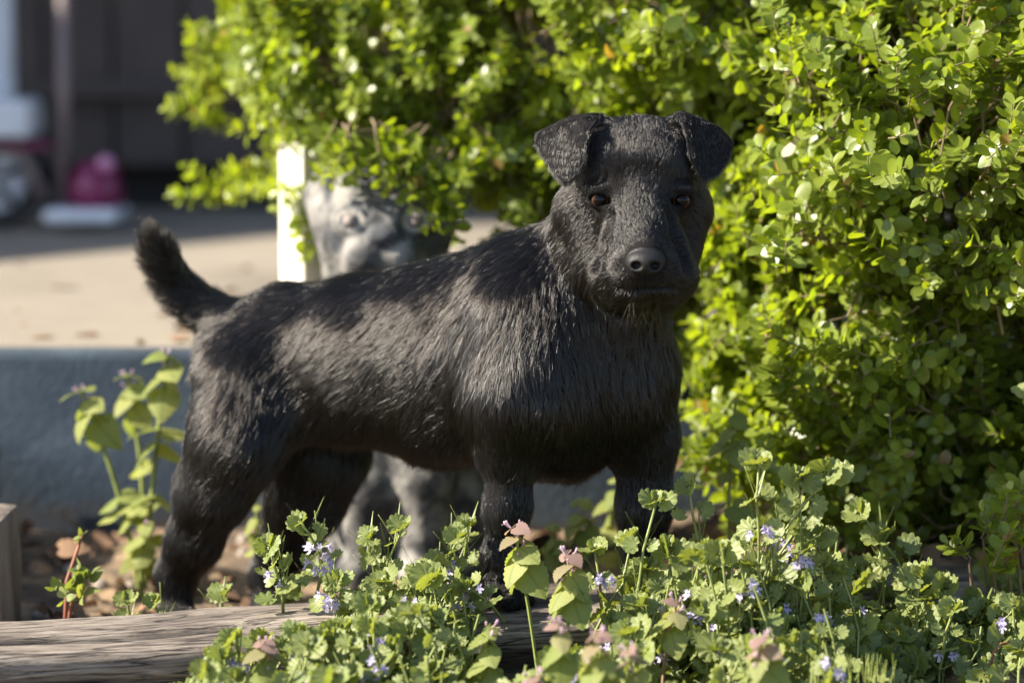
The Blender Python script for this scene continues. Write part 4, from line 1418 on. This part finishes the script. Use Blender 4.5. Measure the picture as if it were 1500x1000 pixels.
# keep to the outer layer: nearest leaf of each small patch of the view
cell = (np.clip(pxs, 0, 1500) // 13).astype(int) * 1000 + (np.clip(pys, 0, 1000) // 13).astype(int)
order = np.argsort(dpt)
first = {}
for i in order:
    if vis[i]: first.setdefault(cell[i], i)
cand = sorted(first.values(), key=lambda i: -score[i])[:300]
single = set(cand)
mass = Bunch()
for i, (Rm, Tt, rn, k) in enumerate(leaves):
    if i in single:
        obj('leaf', leaf_data('box', k, round(rn * 4) / 4, M_BOX), hedge, mat4(Rm, Tt - hb0))
    else:
        mass.add(('box', k), Rm * rb_.uniform(.86, 1.16), Tt, rn * rb_.uniform(.85, 1.12), 1.0 if rb_.random() < .012 else 0.0)
mo = mass.build('foliage', M_BOX, hedge, None, hb0)
mo['kind'] = 'stuff'
NLEAF = len(leaves)
print('LEAVES', NLEAF)

# ---------------------------------------------------------------- ground ivy
FEET = [(P(725, 850, .01), .028), (P(735, 885, .0), .030), (P(945, 855, .07), .034), (P(265, 890, .19), .045), (P(400, 870, .27), .04)]


def ivy_parts(base, tip, r, nodes, size, flowers, top=True):
    """stem points and the leaves, buds and flowers along it"""
    base = np.asarray(base, float); tip = np.asarray(tip, float)
    side = unit(np.cross(tip - base, [0, 1, 0]) + 1e-6)
    tt = np.linspace(0, 1, nodes + 2)
    bow = r.normal() * 0.08 * np.linalg.norm(tip - base)
    pts = base + (tip - base) * tt[:, None] + side * (np.sin(tt * math.pi) * bow)[:, None] + 0.0015 * r.normal(size=(len(tt), 3)) * (tt > 0)[:, None]
    out = []
    roll = r.uniform(0, 3.14)
    axis = unit(tip - base)
    Fm = frame(axis, [0, -1, 0])
    fl_at = set(r.integers(max(1, nodes - 2), nodes + 1, min(flowers, 2)).tolist())
    for i in range(1, nodes + 1):
        k = i / nodes
        a = roll + (i % 2) * math.pi / 2
        for s in (0, math.pi):
            rad = math.cos(a + s) * Fm[:, 0] + math.sin(a + s) * Fm[:, 2]
            sz = size * (1.05 - 0.38 * k) * r.uniform(0.8, 1.15)
            pet = size * (1.0 - 0.7 * k) * r.uniform(0.4, 0.9)
            att = pts[i] + (rad * 0.8 + axis * 0.5) * pet
            ld = unit(rad + UP * r.uniform(-0.2, 0.55) + 0.15 * r.normal(size=3))
            nv = unit(UP * 0.30 - rad * 0.10 + SUN * 0.75 + np.array([0, -.75, 0]) + 0.28 * r.normal(size=3))
            out.append(('ivy', int(r.integers(6)), frame(ld, nv) * sz, att, np.clip(0.25 + 0.5 * k + 0.16 * r.normal(), 0, 1), [pts[i], att]))
        if i in fl_at:
            for _ in range(3 + (flowers > 1) * 2):
                fd = unit(np.array([r.normal() * .7, -0.8, 0.25 + .3 * r.normal()]))
                fs = r.uniform(0.0088, 0.0120)
                out.append(('ivyflower', int(r.integers(3)), frame(fd, UP) * fs, pts[i] + np.array([0, -.007, 0]) + fd * 0.004 + 0.003 * r.normal(size=3), r.random(), None))
    if top:
        for s in range(5):
            a = s * 1.257 + roll
            rad = math.cos(a) * Fm[:, 0] + math.sin(a) * Fm[:, 2]
            up = 0.25 if s < 3 else 1.1
            if s < 3:
                ld = unit(rad + axis * up + .15 * r.normal(size=3))
                out.append(('ivy', int(r.integers(6)), frame(ld, unit(SUN * .7 + np.array([0, -.8, .3]) + .3 * r.normal(size=3))) * size * r.uniform(.62, .85), pts[-1] + rad * .001, np.clip(.7 + .15 * r.normal(), 0, 1), None))
                continue
            ld = unit(rad * 0.8 + axis * up)
            sz = size * (0.72 if s < 2 else 0.52) * r.uniform(.85, 1.1)
            out.append(('bud', int(r.integers(3)), frame(ld, axis * .4 - rad * .9 + .2 * r.normal(size=3)) * sz, pts[-1] + rad * .001, np.clip(.75 + .15 * r.normal(), 0, 1), None))
    return pts, out


MATS = {'ivy': M_IVY, 'bud': M_IVY, 'ivyflower': M_VIO}


def ivy_thing(base, tip, nodes, size, flowers, label, seed):
    r = np.random.default_rng(seed)
    root = empty('ground_ivy', base, label, 'ground ivy', 'ground ivy along the timber')
    b0 = np.asarray(base, float)
    pts, out = ivy_parts(base, tip, r, nodes, size, flowers)
    v, f = tube(pts - b0, np.linspace(0.0019, 0.0013, len(pts)), 5)
    obj('stem', mesh_data('stem', v, f, M_STEM), root)
    for kind, k, Rm, att, rn, pet in out:
        nm = 'flower' if kind == 'ivyflower' else 'leaf'
        o = obj(nm, leaf_data(kind, k, round(rn * 4) / 4, MATS[kind]), root, mat4(Rm, att - b0))
        if pet is not None:
            key = 'petiole_rod'
            if key not in _cache:
                _cache[key] = mesh_data('petiole', *tube([(0, 0, 0), (0, .5, .04), (0, 1, 0)], [.0007, .0007, .0006], 4, False), M_STEM)
            L_ = np.linalg.norm(pet[1] - pet[0])
            Fp = frame(pet[1] - pet[0], UP).copy(); Fp[:, 1] *= L_
            obj('petiole', _cache[key], root, mat4(Fp, pet[0] - b0))
    return root


GI = [  # tip px, py, depth; base px, depth; nodes, leaf size mm, flowers, label
    (446, 762, -.03, 462, -.02, 5, 17, 2, 'tall ground ivy stem with two tiers of violet flowers against the dark far hind leg'),
    (393, 800, -.05, 415, -.04, 4, 18, 1, 'ground ivy stem with one violet flower cluster just below the near hind leg'),
    (543, 788, -.05, 560, -.02, 4, 15, 0, 'ground ivy shoot with one closed round bud tip before the stone statue'),
    (590, 775, -.06, 572, -.03, 4, 16, 0, 'ground ivy shoot with a wide open star of toothed leaves before the stone statue'),
    (668, 788, -.06, 640, -.02, 4, 17, 2, 'ground ivy with violet flowers leaning towards the dog front leg from the statue side'),
    (690, 765, -.01, 660, .02, 4, 14, 0, 'small budding ground ivy shoot touching the back of the near front leg'),
    (620, 838, -.10, 610, -.09, 3, 19, 1, 'broad leaved ground ivy tuft sprawling over the middle of the timber'),
    (640, 850, -.12, 655, -.11, 3, 24, 0, 'ground ivy with one very large pale round leaf left of the front paw'),
    (500, 845, -.10, 510, -.09, 4, 16, 2, 'pale tangled ground ivy tuft on the timber beside the bare wood'),
    (960, 735, -.12, 950, -.12, 4, 16, 0, 'slim upright ground ivy shoot standing before the far front leg'),
    (1010, 712, .00, 1045, .0, 3, 18, 1, 'ground ivy on a thick leaning stem in the dark gap beside the far front leg'),
    (1110, 682, -.15, 1098, -.14, 7, 18, 2, 'tallest ground ivy stem of the clump below the dark hedge with violet flowers'),
    (1165, 705, -.14, 1105, -.14, 6, 19, 2, 'ground ivy stem with a violet flower under its round tip in the tall clump'),
    (1212, 690, -.14, 1120, -.14, 6, 19, 0, 'ground ivy stem leaning furthest out of the clump below the dark hedge'),
    (1262, 752, .0, 1360, .03, 4, 18, 0, 'ground ivy on a long diagonal green stem in the shade of the hedge'),
    (925, 790, -.09, 940, -.08, 4, 20, 1, 'ground ivy with one large rounded leaf on top between the two front paws'),
    (978, 810, -.09, 985, -.08, 4, 20, 1, 'ground ivy with a folded frilled tip beside the far front paw'),
    (872, 800, -.10, 905, -.08, 4, 16, 3, 'ground ivy with pale violet flowers close against the second pink topped dead nettle'),
    (1052, 835, -.10, 1060, -.09, 4, 17, 3, 'ground ivy carrying a dense violet flower ball at the middle of the leafy bank'),
    (1148, 860, -.10, 1140, -.09, 4, 17, 3, 'ground ivy with a round violet flower head standing clear below the tall clump'),
    (1230, 850, -.08, 1225, -.06, 4, 18, 1, 'frilled ground ivy tuft at the shaded edge of the leafy bank'),
    (1040, 900, -.2, 1045, -.2, 4, 17, 3, 'ground ivy with a violet flower spray between the two largest pink topped dead nettles'),
    (935, 890, -.16, 950, -.15, 4, 17, 3, 'ground ivy with a broad violet flower spray below the far front paw'),
    (340, 935, -.24, 350, -.24, 4, 17, 2, 'ground ivy with violet flowers covering the shaded front of the timber'),
    (545, 890, -.22, 540, -.22, 4, 16, 3, 'ground ivy with a violet cluster held up before the dark wood edge'),
    (610, 900, -.24, 605, -.24, 4, 17, 3, 'ground ivy with hanging violet flowers under the large pale leaf'),
    (190, 878, .03, 195, .05, 2, 15, 0, 'low ground ivy tuft peeping over the bare end of the timber'),
    (225, 880, .03, 232, .05, 2, 14, 0, 'small ground ivy rosette behind the timber right beside the near hind paw'),
    (325, 872, .03, 318, .06, 2, 17, 0, 'low spreading ground ivy leaves on the timber edge between the hind paws'),
    (1290, 790, .0, 1300, .02, 4, 20, 0, 'dim ground ivy with fan shaped leaves deep in the hedge shade'),
    (1345, 845, -.05, 1350, -.04, 4, 20, 0, 'shaded ground ivy rosette with a bright centre under the hedge'),
]


def ghz(x, y): return float(ground_h(np.float64(x), np.float64(y)))


ivy_spots = []
for q, (tx, ty, td, bx, bd, nd, sz, fl, lab) in enumerate(GI):
    tip = P(tx, ty, td)
    b = P(bx, 900, bd); b[1] = bd
    on_timber = abs((b - L0) @ ln_) < W2 and b[0] < 0.36
    b[2] = -0.004 if on_timber else ghz(b[0], b[1])
    ivy_thing(b, tip, nd, sz / 1000 * (1.4 if tx < 930 else 1.6), fl, lab, 100 + q)
    ivy_spots.append(tip)

# the mass between and below them
NHEADS = [(753, 772, -.13), (833, 812, -.16), (818, 905, -.34), (868, 930, -.40), (925, 950, -.38), (992, 880, -.22), (1114, 925, -.36), (715, 915, -.24), (387, 940, -.26), (782, 985, -.36)]
env = np.array([(0, 1060), (140, 1040), (290, 985), (330, 945), (400, 930), (440, 915), (520, 890), (570, 848), (650, 832), (690, 865), (715, 950), (760, 975), (885, 962), (900, 860), (940, 820), (1000, 815), (1060, 775), (1110, 740), (1200, 735), (1240, 790), (1290, 835), (1360, 850), (1440, 860), (1520, 850)], float)
ri = np.random.default_rng(77)
mat_l = Bunch(); mat_f = Bunch(); mat_s = Bunch()
count = 0
for _ in range(720):
    px = ri.uniform(250, 1540)
    top = np.interp(px, env[:, 0], env[:, 1])
    fall = ri.random() ** 1.15
    py = top + fall * (1075 - top)
    dep = np.interp(py, [700, 800, 880, 960, 1080], [.02, -.02, -.10, -.26, -.40]) + 0.03 * ri.normal()
    dep -= 0.09 * np.clip((px - 930) / 80, 0, 1) * np.clip((1260 - px) / 60, 0, 1) * np.clip((900 - py) / 60, 0, 1)
    if px > 1235: dep = np.interp(py, [780, 850, 1000], [.08, .04, -.10]) + .03 * ri.normal()
    tip = P(px, py, dep)
    if ivy_spots and min(np.linalg.norm(tip - s) for s in ivy_spots) < 0.016: continue
    if any(np.linalg.norm(tip - c) < r_ for c, r_ in FEET): continue
    if any(abs(px - hx_) < 42 and hy_ - 12 < py < hy_ + 105 and dep < hd_ + .05 for hx_, hy_, hd_ in NHEADS): continue
    lean = np.array([ri.normal() * 0.02, ri.normal() * 0.015 + .012, 0])
    b = tip - lean
    onw = abs((b - L0) @ ln_) < W2 + .004 and b[0] < 0.36
    if onw and b[2] < 0.0: continue
    b[2] = -0.003 if onw else ghz(b[0], b[1])
    h = tip[2] - b[2]
    if h < 0.004: continue
    nd = int(np.clip(round(h / 0.024), 1, 4))
    if px > 1250 and ri.random() < .35: continue
    size = ri.uniform(0.020, 0.031) * (1.15 if px > 1230 else 1)
    lit = px < 1230
    pts, out = ivy_parts(b, tip, ri, nd, size, int(ri.choice([0, 0, 0, 1, 2])) if lit else int(ri.random() < .12), ri.random() < .4)
    mat_s.tube(pts, np.linspace(0.0017, 0.0012, len(pts)), 4, .5)
    for kind, k, Rm, att, rn, pet in out:
        (mat_f if kind == 'ivyflower' else mat_l).add((kind, k), Rm, att, rn)
        if pet is not None: mat_s.tube(pet, [.0007, .0006], 3, .5)
    count += 1
carpet = mat_l.build('ground_ivy_carpet', M_IVY)
tag(carpet, 'carpet of toothed green ground ivy leaves along the timber and under the hedge', 'ground cover', kind='stuff')
o = mat_s.build('stems', M_STEM, carpet); o['kind'] = 'stuff'
o = mat_f.build('flowers', M_VIO, carpet); o['kind'] = 'stuff'


# ---------------------------------------------------------------- dead nettles
def dead_nettle(label, head, base, tiers, size, pink, seed, group, low=(), stem_r=0.0019, stem_m=None, gap=0.0098, flowers=4, rot=0.0, taper=0.55):
    """square stem, a close pagoda of drooping heart shaped leaves on top, pairs further down at `low` (share of the stem)"""
    r = np.random.default_rng(seed)
    base = np.asarray(base, float); head = np.asarray(head, float)
    root = empty('dead_nettle', base, label, 'dead nettle', group)
    n = 9
    tt = np.linspace(0, 1, n)
    side = np.cross(unit(head - base), [0, 1, 0])
    pts = base + (head - base) * tt[:, None] + side * (np.sin(tt * math.pi) * r.normal() * .04 * np.linalg.norm(head - base))[:, None]
    v, f = tube(pts - base, np.linspace(stem_r * 1.15, stem_r * .7, n), 4)
    obj('stem', mesh_data('stem', v, f, stem_m or M_STEM, False), root)
    at = lambda s: np.array([np.interp(s, tt, pts[:, c]) for c in range(3)])
    Lh = np.linalg.norm(head - base)
    ax = unit(pts[-1] - pts[-3])
    Fm = frame(ax, [0, -1, 0])
    roll = math.pi / 4 + r.uniform(-.35, .35) + rot * .3

    def pair(p, ang, sz, droop, tint, q):
        for s in (0, math.pi):
            a = ang + s
            rad = math.cos(a) * Fm[:, 0] + math.sin(a) * Fm[:, 2]
            ld = unit(rad * 0.8 - ax * droop + 0.12 * r.normal(size=3))
            nv = unit(rad * 0.75 + ax * .45 + SUN * .55 + np.array([0, -.25, 0]) + 0.15 * r.normal(size=3))
            z_ = sz * r.uniform(.9, 1.1)
            obj('leaf', leaf_data('nettle', int(r.integers(4)), round(r.random() * 4) / 4, M_NET, tint), root, mat4(frame(ld, nv) * z_, p + rad * sz * .14 - base))
    for q in range(tiers):
        k = q / max(1, tiers - 1)                   # 0 lowest tier, 1 the top
        p = head - ax * gap * (tiers - 1 - q)
        tint = pink * max(0.0, (k - 0.45) / 0.55)
        pair(p, roll + (q % 2) * math.pi / 2, size * (1.0 - taper * k), 0.95 - 0.75 * k, round(tint, 2), q)
        if q >= 1 and flowers:
            for _ in range(2 if q < tiers - 1 else 3):
                a = r.uniform(0, 6.28)
                rad = math.cos(a) * Fm[:, 0] + math.sin(a) * Fm[:, 2]
                fd = unit(rad + ax * 0.9)
                obj('flower', leaf_data('nettleflower', 0, round(r.random() * 3) / 3, M_PNKF), root, mat4(frame(fd, ax) * r.uniform(.006, .0085), p + rad * .004 - base))
    for s in low:
        pair(at(s), roll + r.uniform(0, 3), size * r.uniform(.7, 1.0), r.uniform(-.1, .35), 0.0, 0)
    return root


g1 = 'pink topped dead nettles in front of the timber'
gz = lambda px, Y_: (lambda p: np.array([p[0], Y_, ghz(p[0], Y_)]))(P(px, 900, Y_))
NETS = [
    ('sharp pink topped dead nettle standing right before the near front leg', P(753, 772, -.13), gz(800, -.14), 4, .0275, 1, 0),
    ('pink topped dead nettle between the two front legs on a straight stem', P(833, 812, -.16), gz(842, -.17), 4, .0285, 1, 1),
    ('blurred pink topped dead nettle low before the dark timber edge', P(818, 912, -.34), gz(822, -.34), 3, .023, 1, 2),
    ('blurred pink topped dead nettle with two pink flowers hanging below its tip', P(872, 930, -.40), gz(868, -.40), 4, .026, 1, 0),
    ('blurred leaning dead nettle whose brownish pink tip nods to one side', P(920, 952, -.38), gz(945, -.38), 4, .024, 1, 1),
    ('pink topped dead nettle on a bare brown stem amid violet flowers', P(992, 880, -.22), gz(984, -.23), 3, .022, 1, 2),
    ('largest pink topped dead nettle with a wide pyramid of yellow green leaves', P(1114, 932, -.36), gz(1112, -.36), 5, .029, 1, 1),
    ('pale green dead nettle without pink standing before the near front paw', P(715, 918, -.24), gz(690, -.25), 4, .024, .1, 2),
    ('dead nettle with a faded pink tip rising from the carpet beside the bare timber', P(387, 940, -.26), gz(382, -.26), 4, .024, .8, 0),
    ('dead nettle whose wide pink crown just reaches the lower picture edge', P(782, 990, -.36), gz(785, -.36), 3, .024, 1, 1),
]
for q, (lab, hd, bs, ti, sz, pk_, rt_) in enumerate(NETS):
    dead_nettle(lab, hd, bs, ti + 1, sz * 1.3, pk_, 300 + q, g1, stem_m=M_STEMR if 'brown stem' in lab else None, rot=rt_ * .5, low=(0.55,) if q in (7, 8) else ())
g2 = 'pale dead nettles before the blue step'
NB = [
    ('pale dead nettle before the blue step with a lone leaf pair half way up', P(118, 572, .42), gz(205, .40), 4, .030, .15, (.46, .40, .34, .2)),
    ('shaded middle dead nettle before the blue step on a thin brown stem', P(186, 550, .48), gz(210, .46), 4, .026, .15, (.55, .35, .18)),
    ('tallest dead nettle before the blue step standing close to the dog thigh', P(245, 520, .42), gz(212, .40), 4, .031, .15, (.22, .68, .62, .4, .12)),
    ('short dead nettle at the foot of the taller ones behind the near hind leg', P(212, 768, .36), gz(208, .36), 3, .024, .1, (.5,)),
]
for q, (lab, hd, bs, ti, sz, pk_, lw) in enumerate(NB):
    dead_nettle(lab, hd, bs, ti, sz * 1.25, pk_, 400 + q, g2, lw, .0032, None, .0135, 2, .3 * q, .36)
dead_nettle('dark dead nettle in deep shade at the foot of the hedge beside the dog chest', P(1078, 585, .16), gz(1075, .17), 4, .030, .0, 500, None, (.8, .65, .5), gap=.016, flowers=0)
# young weeds in the shade between the legs
for q, (px, py, dep, lab) in enumerate(((850, 735, .32, 'shaded dead nettle with broad leaves seen between the two front legs'), (905, 700, .36, 'sunlit sprig of dead nettle close beside the far front leg'), (808, 770, .30, 'small dead nettle right behind the near front leg'), (375, 740, .34, 'bright dead nettle seen between the two hind legs'), (410, 850, .20, 'drooping dead nettle beside the far hind paw'))):
    dead_nettle(lab, P(px, py, dep), gz(px + 6, dep), 3, .032 if q < 2 else .024, .0, 520 + q, 'dead nettles behind the dog legs', (.8, .55, .3), gap=.016, flowers=0)

# ---------------------------------------------------------------- small things
# red twig with young leaves at the end of the bed
b0 = gz(92, .07)
root = empty('seedling', b0, 'young shrub seedling on a red brown twig with fresh leaves by the timber', 'seedling')
tp = P(120, 785, .09)
v, f = tube([np.zeros(3), (P(98, 850, .08) - b0), (P(110, 815, .09) - b0), tp - b0], [.0024, .0021, .0019, .0013], 6)
obj('stem', mesh_data('stem', v, f, M_RED), root)
v, f = tube([np.zeros(3), (P(104, 886, .06) - b0), (P(122, 855, .055) - b0)], [.002, .0018, .0012], 6)
obj('stem', mesh_data('stem', v, f, M_RED), root)
rs = np.random.default_rng(31)
for px, py, dep, n, sz in ((120, 786, .09, 5, .0085), (110, 850, .06, 5, .017), (128, 848, .06, 5, .018), (122, 868, .05, 4, .017), (84, 862, .07, 5, .013), (95, 878, .06, 3, .012), (118, 835, .06, 4, .014)):
    p = P(px, py, dep)
    for k in range(n):
        d = unit(rs.normal(size=3) + np.array([0, -.3, .5]))
        obj('leaf', leaf_data('nettle', int(rs.integers(4)), round(rs.random() * 3) / 3, M_IVY), root, mat4(frame(d, SUN + .4 * rs.normal(size=3)) * sz * .9, p + d * .003 - b0))
# fallen leaves on the soil
M_DEAD = leaf_mat('dead_leaf', (0.10, 0.055, 0.035), (0.30, 0.19, 0.12), (1, 1, 1), 0.8, 0.15, spec=.2)
M_DEADP = leaf_mat('pale_dead_leaf', (0.30, 0.24, 0.19), (0.40, 0.34, 0.27), (1, 1, 1), 0.8, 0.15, spec=.2)
lit_ = Bunch()
rl_ = np.random.default_rng(41)
for _ in range(420):
    x = rl_.uniform(-.75, .5); y = rl_.uniform(.12, .74)
    lit_.add(('nettle', int(rl_.integers(4))), frame(rnd_unit(rl_) * [1, 1, .3], UP + .6 * rl_.normal(size=3)) * rl_.uniform(.012, .034), (x, y, ghz(x, y) + rl_.uniform(.002, .016)), rl_.random())
for _ in range(60):
    x = rl_.uniform(-1.0, .2); y = .80 + rl_.random() ** 2 * 1.2
    lit_.add(('nettle', int(rl_.integers(4))), frame(rnd_unit(rl_) * [1, 1, .2], UP + .4 * rl_.normal(size=3)) * rl_.uniform(.012, .03), (x, y, ZP + rl_.uniform(.001, .006)), rl_.random())
tag(lit_.build('leaf_litter', M_DEAD), 'brown fallen leaves littering the soil and the pavement edge behind the dog', 'leaf litter', kind='stuff')
for q, (px, py, dep, lab) in enumerate(((88, 803, .34, 'reddish curled dead leaf on the dark soil before the step'),)):
    dl = obj('dead_leaf', leaf_data('nettle', 1, .8, M_DEAD)); dl.location = P(px, py, dep)
    dl.matrix_local = mat4(frame((.9, .1, .2), (0, -.5, 1)) * .034, P(px, py, dep))
    tag(dl, lab, 'dead leaf')
dl = obj('dead_leaf', leaf_data('box', 2, .5, M_DEADP), None, mat4(frame((-.5, -.2, -.6), (-.5, -.6, .4)) * .021, P(1165, 207, .13)))
tag(dl, 'pale dried leaf caught on a hedge twig beside the dog ear', 'dead leaf')
rd = obj('red_stalk', mesh_data('red_stalk', *tube([P(1452, 975, -.1), P(1455, 955, -.1), P(1466, 942, -.1), P(1480, 940, -.095)], [.0012, .0011, .001, .0007], 6), M_RED))
tag(rd, 'thin arched red stalk standing alone in the shaded ivy', 'stalk')
# grass blades in the lower corner
gb = Bunch()
rg = np.random.default_rng(51)
for _ in range(46):
    px = rg.choice([1180, 1275, 1285, 1300, 1265]) + rg.normal() * 10
    b = gz(px, rg.uniform(-.28, -.2))
    tpz = P(px + rg.normal() * 14, rg.uniform(955, 985), b[1] - .02)
    gb.tube([b, (b + tpz) / 2 + .004 * rg.normal(size=3), tpz], [.0013, .0011, .0003], 3, .6)
tag(gb.build('grass', M_STEM), 'thin grass blades growing through the ground ivy', 'grass', kind='stuff')
# drops of a pebble or two on the soil
M_PEB = simple('pebble', (0.30, 0.26, 0.22), .9, (0.2, 0.17, 0.14), 40, .3)
rp = np.random.default_rng(61)
pbv = []; pbf = []
pv_, pf_ = ball(8, 5)
o_ = 0
for _ in range(50):
    x = rp.uniform(-.7, .3); y = rp.uniform(.1, .74)
    s_ = rp.uniform(.003, .010)
    pbv.append(pv_ * s_ * rp.uniform(.6, 1.2, 3) + [x, y, ghz(x, y) + s_ * .3])
    pbf += [tuple(i + o_ for i in q) for q in pf_]
    o_ += len(pv_)
tag(obj('gravel', mesh_data('gravel', np.concatenate(pbv), pbf, M_PEB)), 'small stones scattered on the soil before the step', 'gravel', kind='stuff')
